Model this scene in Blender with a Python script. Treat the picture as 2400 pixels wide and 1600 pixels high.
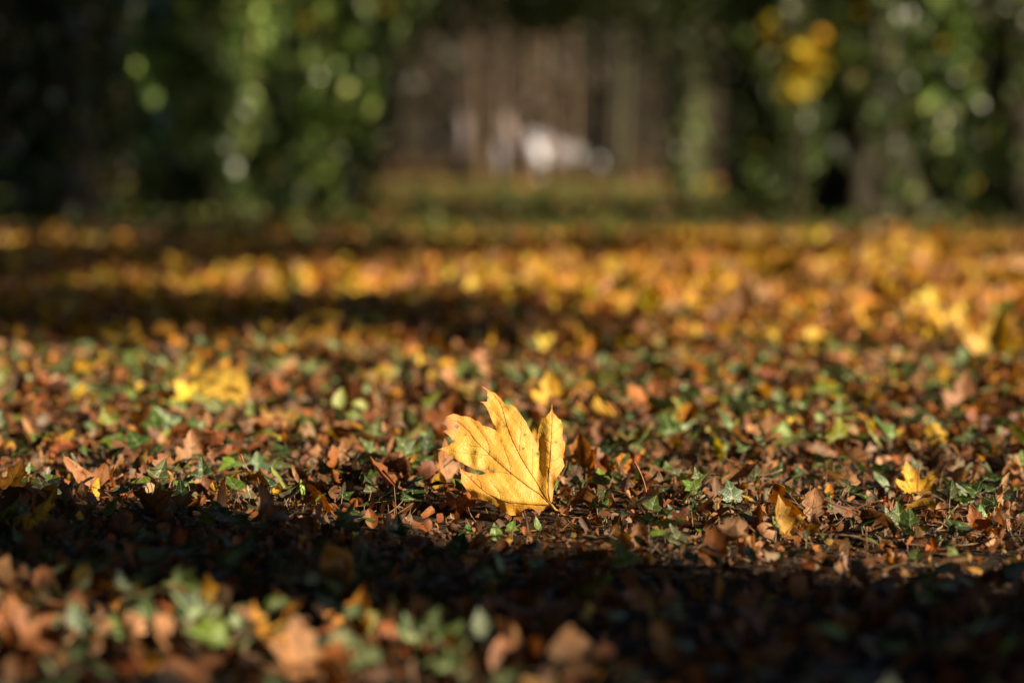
import bpy, math, random
import numpy as np
from mathutils import Vector
from mathutils.geometry import delaunay_2d_cdt

for _o in list(bpy.data.objects):
    bpy.data.objects.remove(_o)
random.seed(11)
RNG = np.random.default_rng(11)
SC = bpy.context.scene
COL = SC.collection
PI = math.pi

# ------------------------------------------------------------------ camera
CAM_H, FPX, HORIZON = 0.37, 5667.0, 385.0          # metres, focal length and horizon in photo pixels (2400 x 1600)
PITCH = math.atan((800 - HORIZON) / FPX)
FOCUS = 2.555
cam_d = bpy.data.cameras.new('camera')
cam = bpy.data.objects.new('camera', cam_d)
COL.objects.link(cam)
cam.location = (0, 0, CAM_H)
cam.rotation_euler = (PI / 2 - PITCH, 0, 0)
cam_d.sensor_width = 36.0
cam_d.lens = 85.0
cam_d.clip_start = 0.05
cam_d.clip_end = 2000
cam_d.dof.use_dof = True
cam_d.dof.focus_distance = FOCUS
cam_d.dof.aperture_fstop = 2.7
cam_d.dof.aperture_blades = 0
SC.camera = cam

# ------------------------------------------------------------------ light
SUN_EL = math.radians(23)
SUN_H = np.array([0.88, -0.475]); SUN_H /= np.linalg.norm(SUN_H)     # horizontal direction towards the sun
SUN = np.array([SUN_H[0] * math.cos(SUN_EL), SUN_H[1] * math.cos(SUN_EL), math.sin(SUN_EL)])
world = bpy.data.worlds.new('World'); SC.world = world
world.use_nodes = True
wn = world.node_tree.nodes; wl = world.node_tree.links
sky = wn.new('ShaderNodeTexSky'); sky.sky_type = 'NISHITA'; sky.sun_disc = False
sky.sun_elevation = SUN_EL
sky.air_density = 0.6; sky.dust_density = 0.3
sky.sun_rotation = math.atan2(SUN_H[0], SUN_H[1])
wl.new(sky.outputs[0], wn['Background'].inputs[0])
wn['Background'].inputs[1].default_value = 0.05
sun_d = bpy.data.lights.new('sun', 'SUN'); sun_d.energy = 5.0; sun_d.angle = math.radians(0.5)
sun_d.color = (1.0, 0.84, 0.60)
sun = bpy.data.objects.new('sun', sun_d); COL.objects.link(sun)
sun.rotation_euler = Vector(SUN).to_track_quat('Z', 'Y').to_euler()
SC.view_settings.view_transform = 'Standard'
SC.view_settings.look = 'None'
SC.view_settings.gamma = 1.0
SC.view_settings.exposure = 1.15
SC.cycles.use_denoising = True
SC.cycles.max_bounces = 6
SC.cycles.transparent_max_bounces = 8
SC.cycles.sample_clamp_indirect = 4.0

# ------------------------------------------------------------------ pixel helpers
_cp, _sp = math.cos(PITCH), math.sin(PITCH)
def ray(x, y):
    a, b = (x - 1200) / FPX, -(y - 800) / FPX
    return np.array([a, _cp + b * _sp, -_sp + b * _cp])
def at(x, y, z=0.0):
    """ground point seen at a photo pixel"""
    d = ray(x, y); t = (z - CAM_H) / d[2]
    return np.array([0, 0, CAM_H]) + d * t
def onray(x, y, Y):
    d = ray(x, y)
    return np.array([0, 0, CAM_H]) + d * (Y / d[1])
def topx(p):
    q = np.asarray(p, float) - np.array([0, 0, CAM_H])
    dep = q[1] * _cp - q[2] * _sp
    up = q[1] * _sp + q[2] * _cp
    return 1200 + FPX * q[0] / dep, 800 - FPX * up / dep
def gz(x, y):
    """uneven forest floor"""
    x = np.asarray(x, float); y = np.asarray(y, float)
    return (0.006 * np.sin(3.1 * x + 1.3 * y) + 0.005 * np.sin(2.3 * y - 4.0 * x + 1.0)
            + 0.004 * np.sin(7.0 * x + 0.5) * np.sin(5.5 * y) + 0.012 * np.sin(0.7 * y + 0.4 * x) * np.clip((y - 3) / 6, 0, 1)
            + 0.016 * np.sin(2.3 * x + 0.7 + 0.5 * y) * np.sin(1.9 * y + 0.6 * x) * np.clip((y - 3.1) / 1.6, 0, 1)
            - 0.015 * np.exp(-((x + 0.03) / 0.13) ** 2 - ((y - 2.47) / 0.15) ** 2))

# ------------------------------------------------------------------ materials
def new_mat(name):
    m = bpy.data.materials.new(name); m.use_nodes = True
    nt = m.node_tree; nt.nodes.clear()
    out = nt.nodes.new('ShaderNodeOutputMaterial')
    return m, nt, out
def nd(nt, kind, **kw):
    n = nt.nodes.new(kind)
    for k, v in kw.items():
        setattr(n, k, v)
    return n
def noise(nt, vec, scale, detail=3.0, rough=0.55):
    n = nd(nt, 'ShaderNodeTexNoise'); n.inputs['Scale'].default_value = scale
    n.inputs['Detail'].default_value = detail; n.inputs['Roughness'].default_value = rough
    nt.links.new(vec, n.inputs['Vector']); return n
def ramp(nt, fac, stops):
    r = nd(nt, 'ShaderNodeValToRGB'); cr = r.color_ramp
    while len(cr.elements) < len(stops): cr.elements.new(0.5)
    for e, (p, c) in zip(cr.elements, stops):
        e.position = p; e.color = (*c, 1) if len(c) == 3 else c
    nt.links.new(fac, r.inputs[0]); return r
def mixc(nt, fac, a, b, mode='MIX'):
    n = nd(nt, 'ShaderNodeMix', data_type='RGBA', blend_type=mode)
    for sock, v in ((n.inputs[0], fac), (n.inputs[6], a), (n.inputs[7], b)):
        if isinstance(v, (int, float)): sock.default_value = v
        elif isinstance(v, tuple): sock.default_value = (*v, 1) if len(v) == 3 else v
        else: nt.links.new(v, sock)
    return n.outputs[2]

def leaf_material(name, vein_col, vein_amt, rough, spec, trans, mottle, spot=0.0, bump=0.25, tboost=1.0, nscale=1.0):
    """a dry or living leaf: own colour from the attribute 'col' (alpha = closeness to a vein), mottling, spots, bump"""
    m, nt, out = new_mat(name)
    at_ = nd(nt, 'ShaderNodeAttribute', attribute_name='col')
    tc = nd(nt, 'ShaderNodeTexCoord').outputs['Object']
    n1 = noise(nt, tc, 130 * nscale, 4); n2 = noise(nt, tc, 420 * nscale, 3); n3 = noise(nt, tc, 45 * nscale, 2)
    r1 = ramp(nt, n1.outputs[0], [(0.30, (1 - mottle,) * 3), (0.70, (1 + mottle * 0.6,) * 3)])
    c = mixc(nt, 1.0, at_.outputs['Color'], r1.outputs[0], 'MULTIPLY')
    r3 = ramp(nt, n3.outputs[0], [(0.35, (1.0, 0.86, 0.70)), (0.65, (1.0, 1.04, 1.1))])
    c = mixc(nt, 0.7, c, r3.outputs[0], 'MULTIPLY')
    if spot:
        r2 = ramp(nt, n2.outputs[0], [(0.62, (0, 0, 0)), (0.72, (1, 1, 1))])
        mu = nd(nt, 'ShaderNodeMath', operation='MULTIPLY'); nt.links.new(r2.outputs[0], mu.inputs[0]); mu.inputs[1].default_value = spot
        c = mixc(nt, mu.outputs[0], c, (0.10, 0.045, 0.02))
    rv = ramp(nt, at_.outputs['Alpha'], [(0.72, (0, 0, 0)), (0.93, (vein_amt,) * 3)])
    c = mixc(nt, rv.outputs[0], c, vein_col)
    vo = nd(nt, 'ShaderNodeTexVoronoi', feature='DISTANCE_TO_EDGE'); vo.inputs['Scale'].default_value = 330 * nscale
    nt.links.new(tc, vo.inputs['Vector'])
    h = nd(nt, 'ShaderNodeMath', operation='ADD'); nt.links.new(vo.outputs[0], h.inputs[0]); nt.links.new(n1.outputs[0], h.inputs[1])
    bp = nd(nt, 'ShaderNodeBump'); bp.inputs['Strength'].default_value = bump; bp.inputs['Distance'].default_value = 0.002 / nscale
    nt.links.new(h.outputs[0], bp.inputs['Height'])
    p = nd(nt, 'ShaderNodeBsdfPrincipled'); nt.links.new(c, p.inputs['Base Color'])
    p.inputs['Roughness'].default_value = rough; p.inputs['Specular IOR Level'].default_value = spec
    nt.links.new(bp.outputs[0], p.inputs['Normal'])
    t = nd(nt, 'ShaderNodeBsdfTranslucent')
    hs = nd(nt, 'ShaderNodeHueSaturation'); hs.inputs['Saturation'].default_value = 1.15; hs.inputs['Value'].default_value = tboost
    nt.links.new(c, hs.inputs['Color']); nt.links.new(hs.outputs[0], t.inputs['Color']); nt.links.new(bp.outputs[0], t.inputs['Normal'])
    ms = nd(nt, 'ShaderNodeMixShader'); ms.inputs[0].default_value = trans
    nt.links.new(p.outputs[0], ms.inputs[1]); nt.links.new(t.outputs[0], ms.inputs[2]); nt.links.new(ms.outputs[0], out.inputs[0])
    return m

M = {}
M['dry'] = leaf_material('dry_leaf', (0.10, 0.04, 0.015), 0.75, 0.55, 0.35, 0.30, 0.30, 0.55)
M['hero'] = leaf_material('yellow_maple_leaf', (0.16, 0.06, 0.01), 0.35, 0.48, 0.32, 0.36, 0.11, 0.25, 0.30, 1.1)
M['ivy'] = leaf_material('ivy_leaf', (0.36, 0.44, 0.22), 0.6, 0.44, 0.42, 0.16, 0.35, 0.12)
M['ivy_far'] = leaf_material('ivy_on_trees', (0.20, 0.26, 0.10), 0.2, 0.36, 0.5, 0.18, 0.3, 0.0, 0.1, 1.0, 0.2)
M['crown'] = leaf_material('crown_leaf', (0.2, 0.2, 0.05), 0.1, 0.55, 0.3, 0.25, 0.3, 0.0, 0.1, 1.0, 0.15)

def simple(name, stops, scale, rough=0.8, bump=0.4, dist=0.01, detail=5, spec=0.2, squash=None):
    m, nt, out = new_mat(name)
    tc = nd(nt, 'ShaderNodeTexCoord').outputs['Object']
    if squash:
        mp = nd(nt, 'ShaderNodeMapping'); mp.inputs['Scale'].default_value = squash
        nt.links.new(tc, mp.inputs[0]); tc = mp.outputs[0]
    n = noise(nt, tc, scale, detail, 0.6); r = ramp(nt, n.outputs[0], stops)
    p = nd(nt, 'ShaderNodeBsdfPrincipled'); nt.links.new(r.outputs[0], p.inputs['Base Color'])
    p.inputs['Roughness'].default_value = rough; p.inputs['Specular IOR Level'].default_value = spec
    b = nd(nt, 'ShaderNodeBump'); b.inputs['Strength'].default_value = bump; b.inputs['Distance'].default_value = dist
    nt.links.new(n.outputs[0], b.inputs['Height']); nt.links.new(b.outputs[0], p.inputs['Normal'])
    nt.links.new(p.outputs[0], out.inputs[0]); return m
M['soil'] = simple('soil', [(0.3, (0.018, 0.011, 0.007)), (0.7, (0.055, 0.034, 0.020))], 90, 0.9, 0.8, 0.01)
M['lawn'] = simple('lawn', [(0.3, (0.065, 0.095, 0.010)), (0.7, (0.13, 0.155, 0.018))], 1.6, 0.9, 0.5, 0.03)
M['rough'] = simple('rough_grass', [(0.3, (0.042, 0.050, 0.009)), (0.7, (0.10, 0.11, 0.018))], 5, 0.9, 0.6, 0.03)
M['hill'] = simple('hill_scrub', [(0.3, (0.020, 0.016, 0.010)), (0.7, (0.05, 0.038, 0.022))], 0.5, 0.95, 0.6, 0.3)
M['bark'] = simple('bark', [(0.3, (0.018, 0.015, 0.010)), (0.7, (0.055, 0.045, 0.030))], 9, 0.9, 0.9, 0.03, squash=(1, 1, 0.25))
M['bark_pale'] = simple('pale_bark', [(0.3, (0.035, 0.04, 0.018)), (0.7, (0.10, 0.09, 0.05))], 7, 0.85, 0.7, 0.02, squash=(1, 1, 0.3))
M['bark_tan'] = simple('tan_bark', [(0.3, (0.18, 0.12, 0.075)), (0.7, (0.36, 0.24, 0.15))], 8, 0.85, 0.5, 0.02, squash=(1, 1, 0.3))
M['stone'] = simple('pale_stone', [(0.3, (0.60, 0.60, 0.64)), (0.7, (0.76, 0.76, 0.82))], 4, 0.7, 0.4, 0.02)
M['stone_grey'] = simple('grey_stone', [(0.3, (0.17, 0.13, 0.12)), (0.7, (0.28, 0.22, 0.20))], 4, 0.8, 0.4, 0.02)
M['petiole'] = simple('petiole', [(0.3, (0.20, 0.07, 0.03)), (0.7, (0.34, 0.13, 0.06))], 160, 0.5, 0.2, 0.001, spec=0.4)
M['petiole_dark'] = simple('dark_petiole', [(0.3, (0.035, 0.018, 0.012)), (0.7, (0.09, 0.04, 0.025))], 160, 0.5, 0.2, 0.001, spec=0.4)
M['petiole_yellow'] = simple('yellow_petiole', [(0.3, (0.40, 0.20, 0.04)), (0.7, (0.55, 0.30, 0.06))], 160, 0.5, 0.2, 0.001, spec=0.4)
M['ivy_stem'] = simple('ivy_stem', [(0.3, (0.13, 0.06, 0.04)), (0.7, (0.20, 0.15, 0.07))], 160, 0.5, 0.2, 0.001, spec=0.4)
M['twig'] = simple('twig', [(0.3, (0.10, 0.06, 0.035)), (0.7, (0.30, 0.20, 0.12))], 120, 0.8, 0.4, 0.001)
M['vein'] = simple('leaf_vein', [(0.3, (0.15, 0.055, 0.014)), (0.7, (0.34, 0.15, 0.03))], 200, 0.5, 0.1, 0.001)

# ------------------------------------------------------------------ leaf outlines (base at the origin, tip near y = 1)
def mirror(h):
    return h + [(-x, y) for x, y in reversed(h) if abs(x) > 1e-6]
MAPLE = mirror([(0, 0), (0.10, -0.07), (0.25, -0.13), (0.42, -0.11), (0.37, 0.01), (0.46, 0.08), (0.42, 0.15), (0.56, 0.25), (0.76, 0.46),
                (0.60, 0.45), (0.57, 0.55), (0.44, 0.50), (0.31, 0.45), (0.23, 0.50), (0.27, 0.64), (0.30, 0.76), (0.18, 0.79), (0.12, 0.90), (0, 1.08)])
MAPLE_V = [[(0, 0), (0, 0.5), (0, 1.0)], [(0, 0), (0.33, 0.24), (0.68, 0.44)], [(0, 0), (-0.33, 0.24), (-0.68, 0.44)],
           [(0, 0), (0.36, -0.07)], [(0, 0), (-0.36, -0.07)], [(0, 0.45), (0.22, 0.70)], [(0, 0.45), (-0.22, 0.70)],
           [(0.30, 0.22), (0.44, 0.42)], [(-0.30, 0.22), (-0.44, 0.42)], [(0.30, 0.22), (0.40, 0.12)], [(-0.30, 0.22), (-0.40, 0.12)]]
IVY5 = mirror([(0, 0), (0.10, -0.12), (0.30, -0.16), (0.46, -0.04), (0.38, 0.10), (0.44, 0.20), (0.62, 0.34), (0.44, 0.42), (0.28, 0.48), (0.20, 0.66), (0.10, 0.86), (0, 1.0)])
IVY5_V = [[(0, 0), (0, 0.5), (0, 0.93)], [(0, 0), (0.28, 0.18), (0.54, 0.33)], [(0, 0), (-0.28, 0.18), (-0.54, 0.33)], [(0, 0), (0.38, -0.05)], [(0, 0), (-0.38, -0.05)],
          [(0, 0.38), (0.17, 0.58)], [(0, 0.38), (-0.17, 0.58)]]
IVY3 = mirror([(0, 0), (0.14, -0.10), (0.36, -0.06), (0.56, 0.14), (0.44, 0.28), (0.30, 0.38), (0.22, 0.58), (0.10, 0.84), (0, 1.0)])
IVY3_V = [[(0, 0), (0, 0.5), (0, 0.93)], [(0, 0), (0.26, 0.08), (0.48, 0.14)], [(0, 0), (-0.26, 0.08), (-0.48, 0.14)], [(0, 0.3), (0.2, 0.46)], [(0, 0.3), (-0.2, 0.46)]]
IVYO = mirror([(0, 0), (0.14, -0.05), (0.30, 0.08), (0.38, 0.26), (0.34, 0.46), (0.24, 0.66), (0.10, 0.88), (0, 1.0)])
IVYO_V = [[(0, 0), (0, 0.5), (0, 0.93)], [(0, 0.08), (0.28, 0.30)], [(0, 0.08), (-0.28, 0.30)], [(0, 0.34), (0.24, 0.56)], [(0, 0.34), (-0.24, 0.56)]]
OVAL = mirror([(0, 0), (0.12, 0.04), (0.26, 0.18), (0.34, 0.38), (0.33, 0.58), (0.24, 0.78), (0.10, 0.93), (0, 1.0)])
OVAL_V = [[(0, 0), (0, 0.5), (0, 0.97)], [(0, 0.2), (0.24, 0.38)], [(0, 0.2), (-0.24, 0.38)], [(0, 0.45), (0.24, 0.63)], [(0, 0.45), (-0.24, 0.63)]]
OAK = mirror([(0, 0), (0.07, 0.05), (0.16, 0.12), (0.13, 0.20), (0.27, 0.28), (0.30, 0.36), (0.20, 0.42), (0.36, 0.52), (0.38, 0.62), (0.24, 0.66), (0.32, 0.78), (0.24, 0.88), (0.12, 0.90), (0, 1.0)])
OAK_V = [[(0, 0), (0, 0.5), (0, 0.97)], [(0, 0.18), (0.24, 0.33)], [(0, 0.18), (-0.24, 0.33)], [(0, 0.40), (0.30, 0.57)], [(0, 0.40), (-0.30, 0.57)]]
LANCE = mirror([(0, 0), (0.08, 0.05), (0.15, 0.25), (0.17, 0.45), (0.13, 0.68), (0.06, 0.88), (0, 1.0)])
LANCE_V = [[(0, 0), (0, 0.5), (0, 0.97)]]

def inside(poly, x, y):
    c = np.zeros(x.shape, bool); n = len(poly); j = n - 1
    for i in range(n):
        xi, yi = poly[i]; xj, yj = poly[j]
        hit = ((yi > y) != (yj > y)) & (x < (xj - xi) * (y - yi) / (yj - yi + 1e-12) + xi)
        c ^= hit; j = i
    return c
def edge_dist(poly, x, y):
    d = np.full(x.shape, 1e9); n = len(poly)
    for i in range(n):
        a = np.array(poly[i]); b = np.array(poly[(i + 1) % n]); ab = b - a
        t = np.clip(((x - a[0]) * ab[0] + (y - a[1]) * ab[1]) / (ab @ ab + 1e-12), 0, 1)
        d = np.minimum(d, np.hypot(x - a[0] - t * ab[0], y - a[1] - t * ab[1]))
    return d
def resample(line, step, closed=False):
    pts = []; n = len(line)
    for i in range(n if closed else n - 1):
        a = np.array(line[i], float); b = np.array(line[(i + 1) % n], float)
        k = max(1, int(round(np.linalg.norm(b - a) / step)))
        for q in range(k): pts.append(tuple(a + (b - a) * q / k))
    if not closed: pts.append(tuple(line[-1]))
    return pts
def template(outline, veins, step, seed=0, grid=True):
    """2-D outline and veins -> triangulated blade; 'vein' marks the vertices that lie on a vein"""
    r = np.random.default_rng(seed)
    pts = []; edges = []
    b = resample(outline, step, True); n = len(b)
    pts += b; edges += [(i, (i + 1) % n) for i in range(n)]
    isv = [0.0] * n
    for v in veins:
        q = resample(v, step)
        s = len(pts); pts += q; isv += [1.0] * len(q)
        edges += [(s + i, s + i + 1) for i in range(len(q) - 1)]
    if grid:
        P = np.array(b); lo, hi = P.min(0), P.max(0)
        g = np.stack(np.meshgrid(np.arange(lo[0], hi[0], step), np.arange(lo[1], hi[1], step)), -1).reshape(-1, 2)
        g = g + r.uniform(-0.25, 0.25, g.shape) * step
        ok = inside(outline, g[:, 0], g[:, 1]); g = g[ok]
        g = g[edge_dist(outline, g[:, 0], g[:, 1]) > step * 0.45]
        V = np.array([p for p, f in zip(pts, isv) if f]) if any(isv) else np.zeros((0, 2))
        if len(V) and len(g):
            dv = np.min(np.hypot(g[:, None, 0] - V[None, :, 0], g[:, None, 1] - V[None, :, 1]), 1); g = g[dv > step * 0.5]
        pts += [tuple(p) for p in g]; isv += [0.0] * len(g)
    res = delaunay_2d_cdt([Vector(p) for p in pts], edges, [], 1, 1e-5)
    v = np.array([tuple(p) for p in res[0]]); f = np.array([t for t in res[2] if len(t) == 3], int)
    a, bb, c = v[f[:, 0]], v[f[:, 1]], v[f[:, 2]]
    ar = (bb[:, 0] - a[:, 0]) * (c[:, 1] - a[:, 1]) - (bb[:, 1] - a[:, 1]) * (c[:, 0] - a[:, 0])
    f[ar < 0] = f[ar < 0][:, ::-1]
    cen = v[f].mean(1); f = f[inside(outline, cen[:, 0], cen[:, 1])]
    vein = np.array([max([isv[k] for k in o], default=0.0) if o else 0.0 for o in res[3]])
    return dict(v=v, f=f, vein=vein, ed=edge_dist(outline, v[:, 0], v[:, 1]))

def fanless(outline):      # cheapest version: outline only
    return template(outline, [], 9.0, 0, False)
def jag(outline, seed, amt=0.035):
    r = np.random.default_rng(seed)
    return [(x + r.normal() * amt, y + r.normal() * amt) for x, y in outline]
_tl = [(825, 300), (830, 245), (900, 230), (950, 260), (1050, 290), (1150, 340), (1240, 400), (1270, 412), (1340, 350), (1400, 270), (1440, 262), (1480, 300), (1500, 400), (1515, 500), (1570, 510), (1600, 560), (1600, 620), (1550, 700), (1450, 680), (1350, 640), (1290, 680), (1200, 690), (1110, 630), (1040, 530), (980, 440), (930, 430), (880, 390)]
TWO = [((x - 1350) / 450, (700 - y) / 450) for x, y in _tl]
TWO_V = [[((x - 1350) / 450, (700 - y) / 450) for x, y in L] for L in ([(1350, 650), (1170, 440), (1000, 330), (880, 262)], [(1370, 650), (1400, 450), (1440, 285)], [(1170, 640), (1175, 450), (1140, 370)], [(1380, 560), (1320, 470)], [(1070, 540), (1065, 380), (1050, 310)])]
KIND = {'two_lobed': (TWO, TWO_V), 'maple': (MAPLE, MAPLE_V), 'ivy5': (IVY5, IVY5_V), 'ivy3': (IVY3, IVY3_V), 'ivyo': (IVYO, IVYO_V), 'oval': (OVAL, OVAL_V), 'oak': (OAK, OAK_V), 'lance': (LANCE, LANCE_V)}
T = {}
for k, (o, v) in KIND.items():
    T[k, 0] = template(o, v, 0.07, 1)        # in focus
    T[k, 1] = template(o, v[:5], 0.20, 2)    # slightly out of focus
    T[k, 2] = template(o, v[:1], 0.55, 3, False)
for k in range(6):                            # torn scraps
    r = np.random.default_rng(40 + k)
    n = 8; ang = np.linspace(0, 2 * PI, n, endpoint=False) + r.uniform(-.25, .25, n)
    rad = r.uniform(0.25, 0.6, n)
    o = [(rad[i] * math.cos(ang[i]) * 0.8, 0.5 + rad[i] * math.sin(ang[i])) for i in range(n)]
    T['scrap%d' % k, 0] = template(o, [], 0.22, k)
    T['scrap%d' % k, 1] = template(o, [], 9, k, False)

# ------------------------------------------------------------------ mesh helpers
class Batch:
    def __init__(s): s.V = []; s.F = []; s.C = []; s.n = 0
    def add(s, v, f, c):
        s.V.append(v); s.F.append(f + s.n); s.C.append(c); s.n += len(v)
    def mesh(s, name, mat, origin=(0, 0, 0), smooth=True):
        v = np.concatenate(s.V) - np.asarray(origin, float); f = np.concatenate(s.F); c = np.concatenate(s.C)
        me = bpy.data.meshes.new(name)
        me.vertices.add(len(v)); me.vertices.foreach_set('co', v.astype(np.float32).ravel())
        me.loops.add(len(f) * 3); me.loops.foreach_set('vertex_index', f.astype(np.int32).ravel())
        me.polygons.add(len(f)); me.polygons.foreach_set('loop_start', np.arange(0, len(f) * 3, 3, dtype=np.int32))
        me.polygons.foreach_set('use_smooth', np.full(len(f), smooth))
        me.update(calc_edges=True)
        a = me.color_attributes.new('col', 'FLOAT_COLOR', 'POINT'); a.data.foreach_set('color', c.astype(np.float32).ravel())
        me.materials.append(mat)
        return me
    def build(s, name, mat, parent=None, origin=(0, 0, 0), smooth=True):
        o = bpy.data.objects.new(name, s.mesh(name, mat, origin, smooth)); COL.objects.link(o)
        if parent is None: o.location = origin
        else:
            o.parent = parent
        return o
def tag(o, label=None, cat=None, group=None, kind=None):
    for k, v in (('label', label), ('category', cat), ('group', group), ('kind', kind)):
        if v: o[k] = v
    return o
def empty(name, loc):
    o = bpy.data.objects.new(name, None); o.location = loc; o.empty_display_size = 0.02; COL.objects.link(o); return o
def rot(yaw, pitch, roll):
    cy, sy, cp, sp, cr, sr = math.cos(yaw), math.sin(yaw), math.cos(pitch), math.sin(pitch), math.cos(roll), math.sin(roll)
    Rz = np.array([[cy, -sy, 0], [sy, cy, 0], [0, 0, 1]]); Rx = np.array([[1, 0, 0], [0, cp, -sp], [0, sp, cp]]); Ry = np.array([[cr, 0, sr], [0, 1, 0], [-sr, 0, cr]])
    return Rz @ Rx @ Ry
def blade(t, size, curl=0.0, rolls=0.0, fold=0.0, crumple=0.0, rng=None, wid=1.0, cup=0.0):
    """bend a flat blade: curl along its length, roll across it, fold at the midrib, crumple"""
    rng = rng or RNG
    x = t['v'][:, 0] * wid; y = t['v'][:, 1]
    z = fold * np.abs(x) - cup * (x * x + (y - 0.5) ** 2)
    if crumple:
        for _ in range(4):
            k = rng.normal(0, 5.0, 2); z = z + crumple * 0.35 * np.sin(k[0] * x + k[1] * y + rng.uniform(0, 6.3))
    if len(t['vein']): z = z - 0.012 * t['vein']
    if abs(rolls) > 1e-3:
        a = rolls * x; x, z = (np.sin(a) / rolls) - z * np.sin(a), (1 - np.cos(a)) / rolls + z * np.cos(a)
    if abs(curl) > 1e-3:
        a = curl * y; y, z = (np.sin(a) / curl) - z * np.sin(a), (1 - np.cos(a)) / curl + z * np.cos(a)
    return np.stack([x, y, z], 1) * size
def colour(t, base, rng, edge=None, ev=0.0, var=0.10):
    base = np.asarray(base, float)
    n = len(t['v']); v = t['v']
    k = rng.normal(0, 3, 2); w = 0.5 + 0.5 * np.sin(k[0] * v[:, 0] + k[1] * v[:, 1] + rng.uniform(0, 6))
    c = base[None] * (1 + var * (w[:, None] - 0.5) * 2)
    if edge is not None and ev > 0:
        m = np.clip(1 - t['ed'] / 0.14, 0, 1) * ev * w
        c = c * (1 - m[:, None]) + np.asarray(edge)[None] * m[:, None]
    return np.concatenate([c, t['vein'][:, None]], 1)
def tube(pts, r0, r1, sides=5):
    p = np.asarray(pts, float); n = len(p)
    d = np.gradient(p, axis=0); d /= np.linalg.norm(d, axis=1)[:, None] + 1e-12
    ref = np.array([0, 0, 1.0]) if abs(d[:, 2]).mean() < 0.8 else np.array([1.0, 0, 0])
    a = np.cross(d, ref); a /= np.linalg.norm(a, axis=1)[:, None] + 1e-12; b = np.cross(d, a)
    rr = np.linspace(r0, r1, n) if np.isscalar(r0) else np.asarray(r0)
    th = np.arange(sides) * 2 * PI / sides
    v = p[:, None] + rr[:, None, None] * (np.cos(th)[None, :, None] * a[:, None] + np.sin(th)[None, :, None] * b[:, None])
    v = v.reshape(-1, 3); f = []
    for i in range(n - 1):
        for j in range(sides):
            q = i * sides + j; w = i * sides + (j + 1) % sides
            f += [(q, w, w + sides), (q, w + sides, q + sides)]
    s0 = len(v); v = np.concatenate([v, p[:1], p[-1:]])
    for j in range(sides):
        f += [(s0, (j + 1) % sides, j), (s0 + 1, (n - 1) * sides + j, (n - 1) * sides + (j + 1) % sides)]
    return v, np.array(f), np.tile([[0.3, 0.3, 0.3, 0.0]], (len(v), 1))
def curve_pts(a, b, sag, n=7, rng=None):
    a = np.asarray(a, float); b = np.asarray(b, float); t = np.linspace(0, 1, n)[:, None]
    return a + (b - a) * t + np.asarray(sag)[None] * (4 * t * (1 - t))

def scatter(B, t, P, size, yaw, pitch, roll, cols, rng, curl=None, rolls=None, fold=None, crumple=None, seat=False, var=0.12, edge=None, ev=0.0):
    """many bent blades of one outline at once; seat = rest the lowest point on P"""
    n = len(P); m = len(t['v'])
    if n == 0: return
    Z = np.zeros(n)
    curl, rolls, fold, crumple = [Z if a is None else a for a in (curl, rolls, fold, crumple)]
    x = np.repeat(t['v'][None, :, 0], n, 0) * rng.uniform(.7, 1.2, (n, 1)); y = np.repeat(t['v'][None, :, 1], n, 0)
    z = fold[:, None] * np.abs(x) - 0.012 * t['vein'][None]
    for _ in range(3):
        k = rng.normal(0, 5, (n, 2)); z = z + (crumple * .4)[:, None] * np.sin(k[:, :1] * x + k[:, 1:] * y + rng.uniform(0, 6.3, (n, 1)))
    r = np.where(np.abs(rolls) < 1e-2, 1e-2, rolls)[:, None]; a = r * x
    x, z = np.sin(a) / r - z * np.sin(a), (1 - np.cos(a)) / r + z * np.cos(a)
    r = np.where(np.abs(curl) < 1e-2, 1e-2, curl)[:, None]; a = r * y
    y, z = np.sin(a) / r - z * np.sin(a), (1 - np.cos(a)) / r + z * np.cos(a)
    v = np.stack([x, y, z], 2) * size[:, None, None]
    cy, sy, cp, sp, cr, sr = np.cos(yaw), np.sin(yaw), np.cos(pitch), np.sin(pitch), np.cos(roll), np.sin(roll)
    O = np.zeros(n); I = np.ones(n)
    Rz = np.stack([cy, -sy, O, sy, cy, O, O, O, I], 1).reshape(n, 3, 3); Rx = np.stack([I, O, O, O, cp, -sp, O, sp, cp], 1).reshape(n, 3, 3); Ry = np.stack([cr, O, sr, O, I, O, -sr, O, cr], 1).reshape(n, 3, 3)
    v = v @ np.transpose(Rz @ Rx @ Ry, (0, 2, 1))
    if seat: v[:, :, 2] -= v[:, :, 2].min(1, keepdims=True)
    v = v + P[:, None]
    k = rng.normal(0, 3, (n, 2)); w = .5 + .5 * np.sin(k[:, :1] * t['v'][None, :, 0] + k[:, 1:] * t['v'][None, :, 1] + rng.uniform(0, 6, (n, 1)))
    c = cols[:, None] * (1 + var * (w[:, :, None] * 2 - 1))
    if edge is not None:
        mm = (np.clip(1 - t['ed'] / .14, 0, 1)[None] * ev * w)[:, :, None]; c = c * (1 - mm) + np.asarray(edge) * mm
    c = np.concatenate([c, np.repeat(t['vein'][None, :, None], n, 0)], 2)
    B.add(v.reshape(-1, 3), (t['f'][None] + (np.arange(n) * m)[:, None, None]).reshape(-1, 3), c.reshape(-1, 4))
def jitters(c, rng, s):
    n = len(c); return np.clip(c * (1 + rng.normal(0, s, (n, 1))) * (1 + rng.normal(0, s * .4, (n, 3))), .004, .9)

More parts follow.
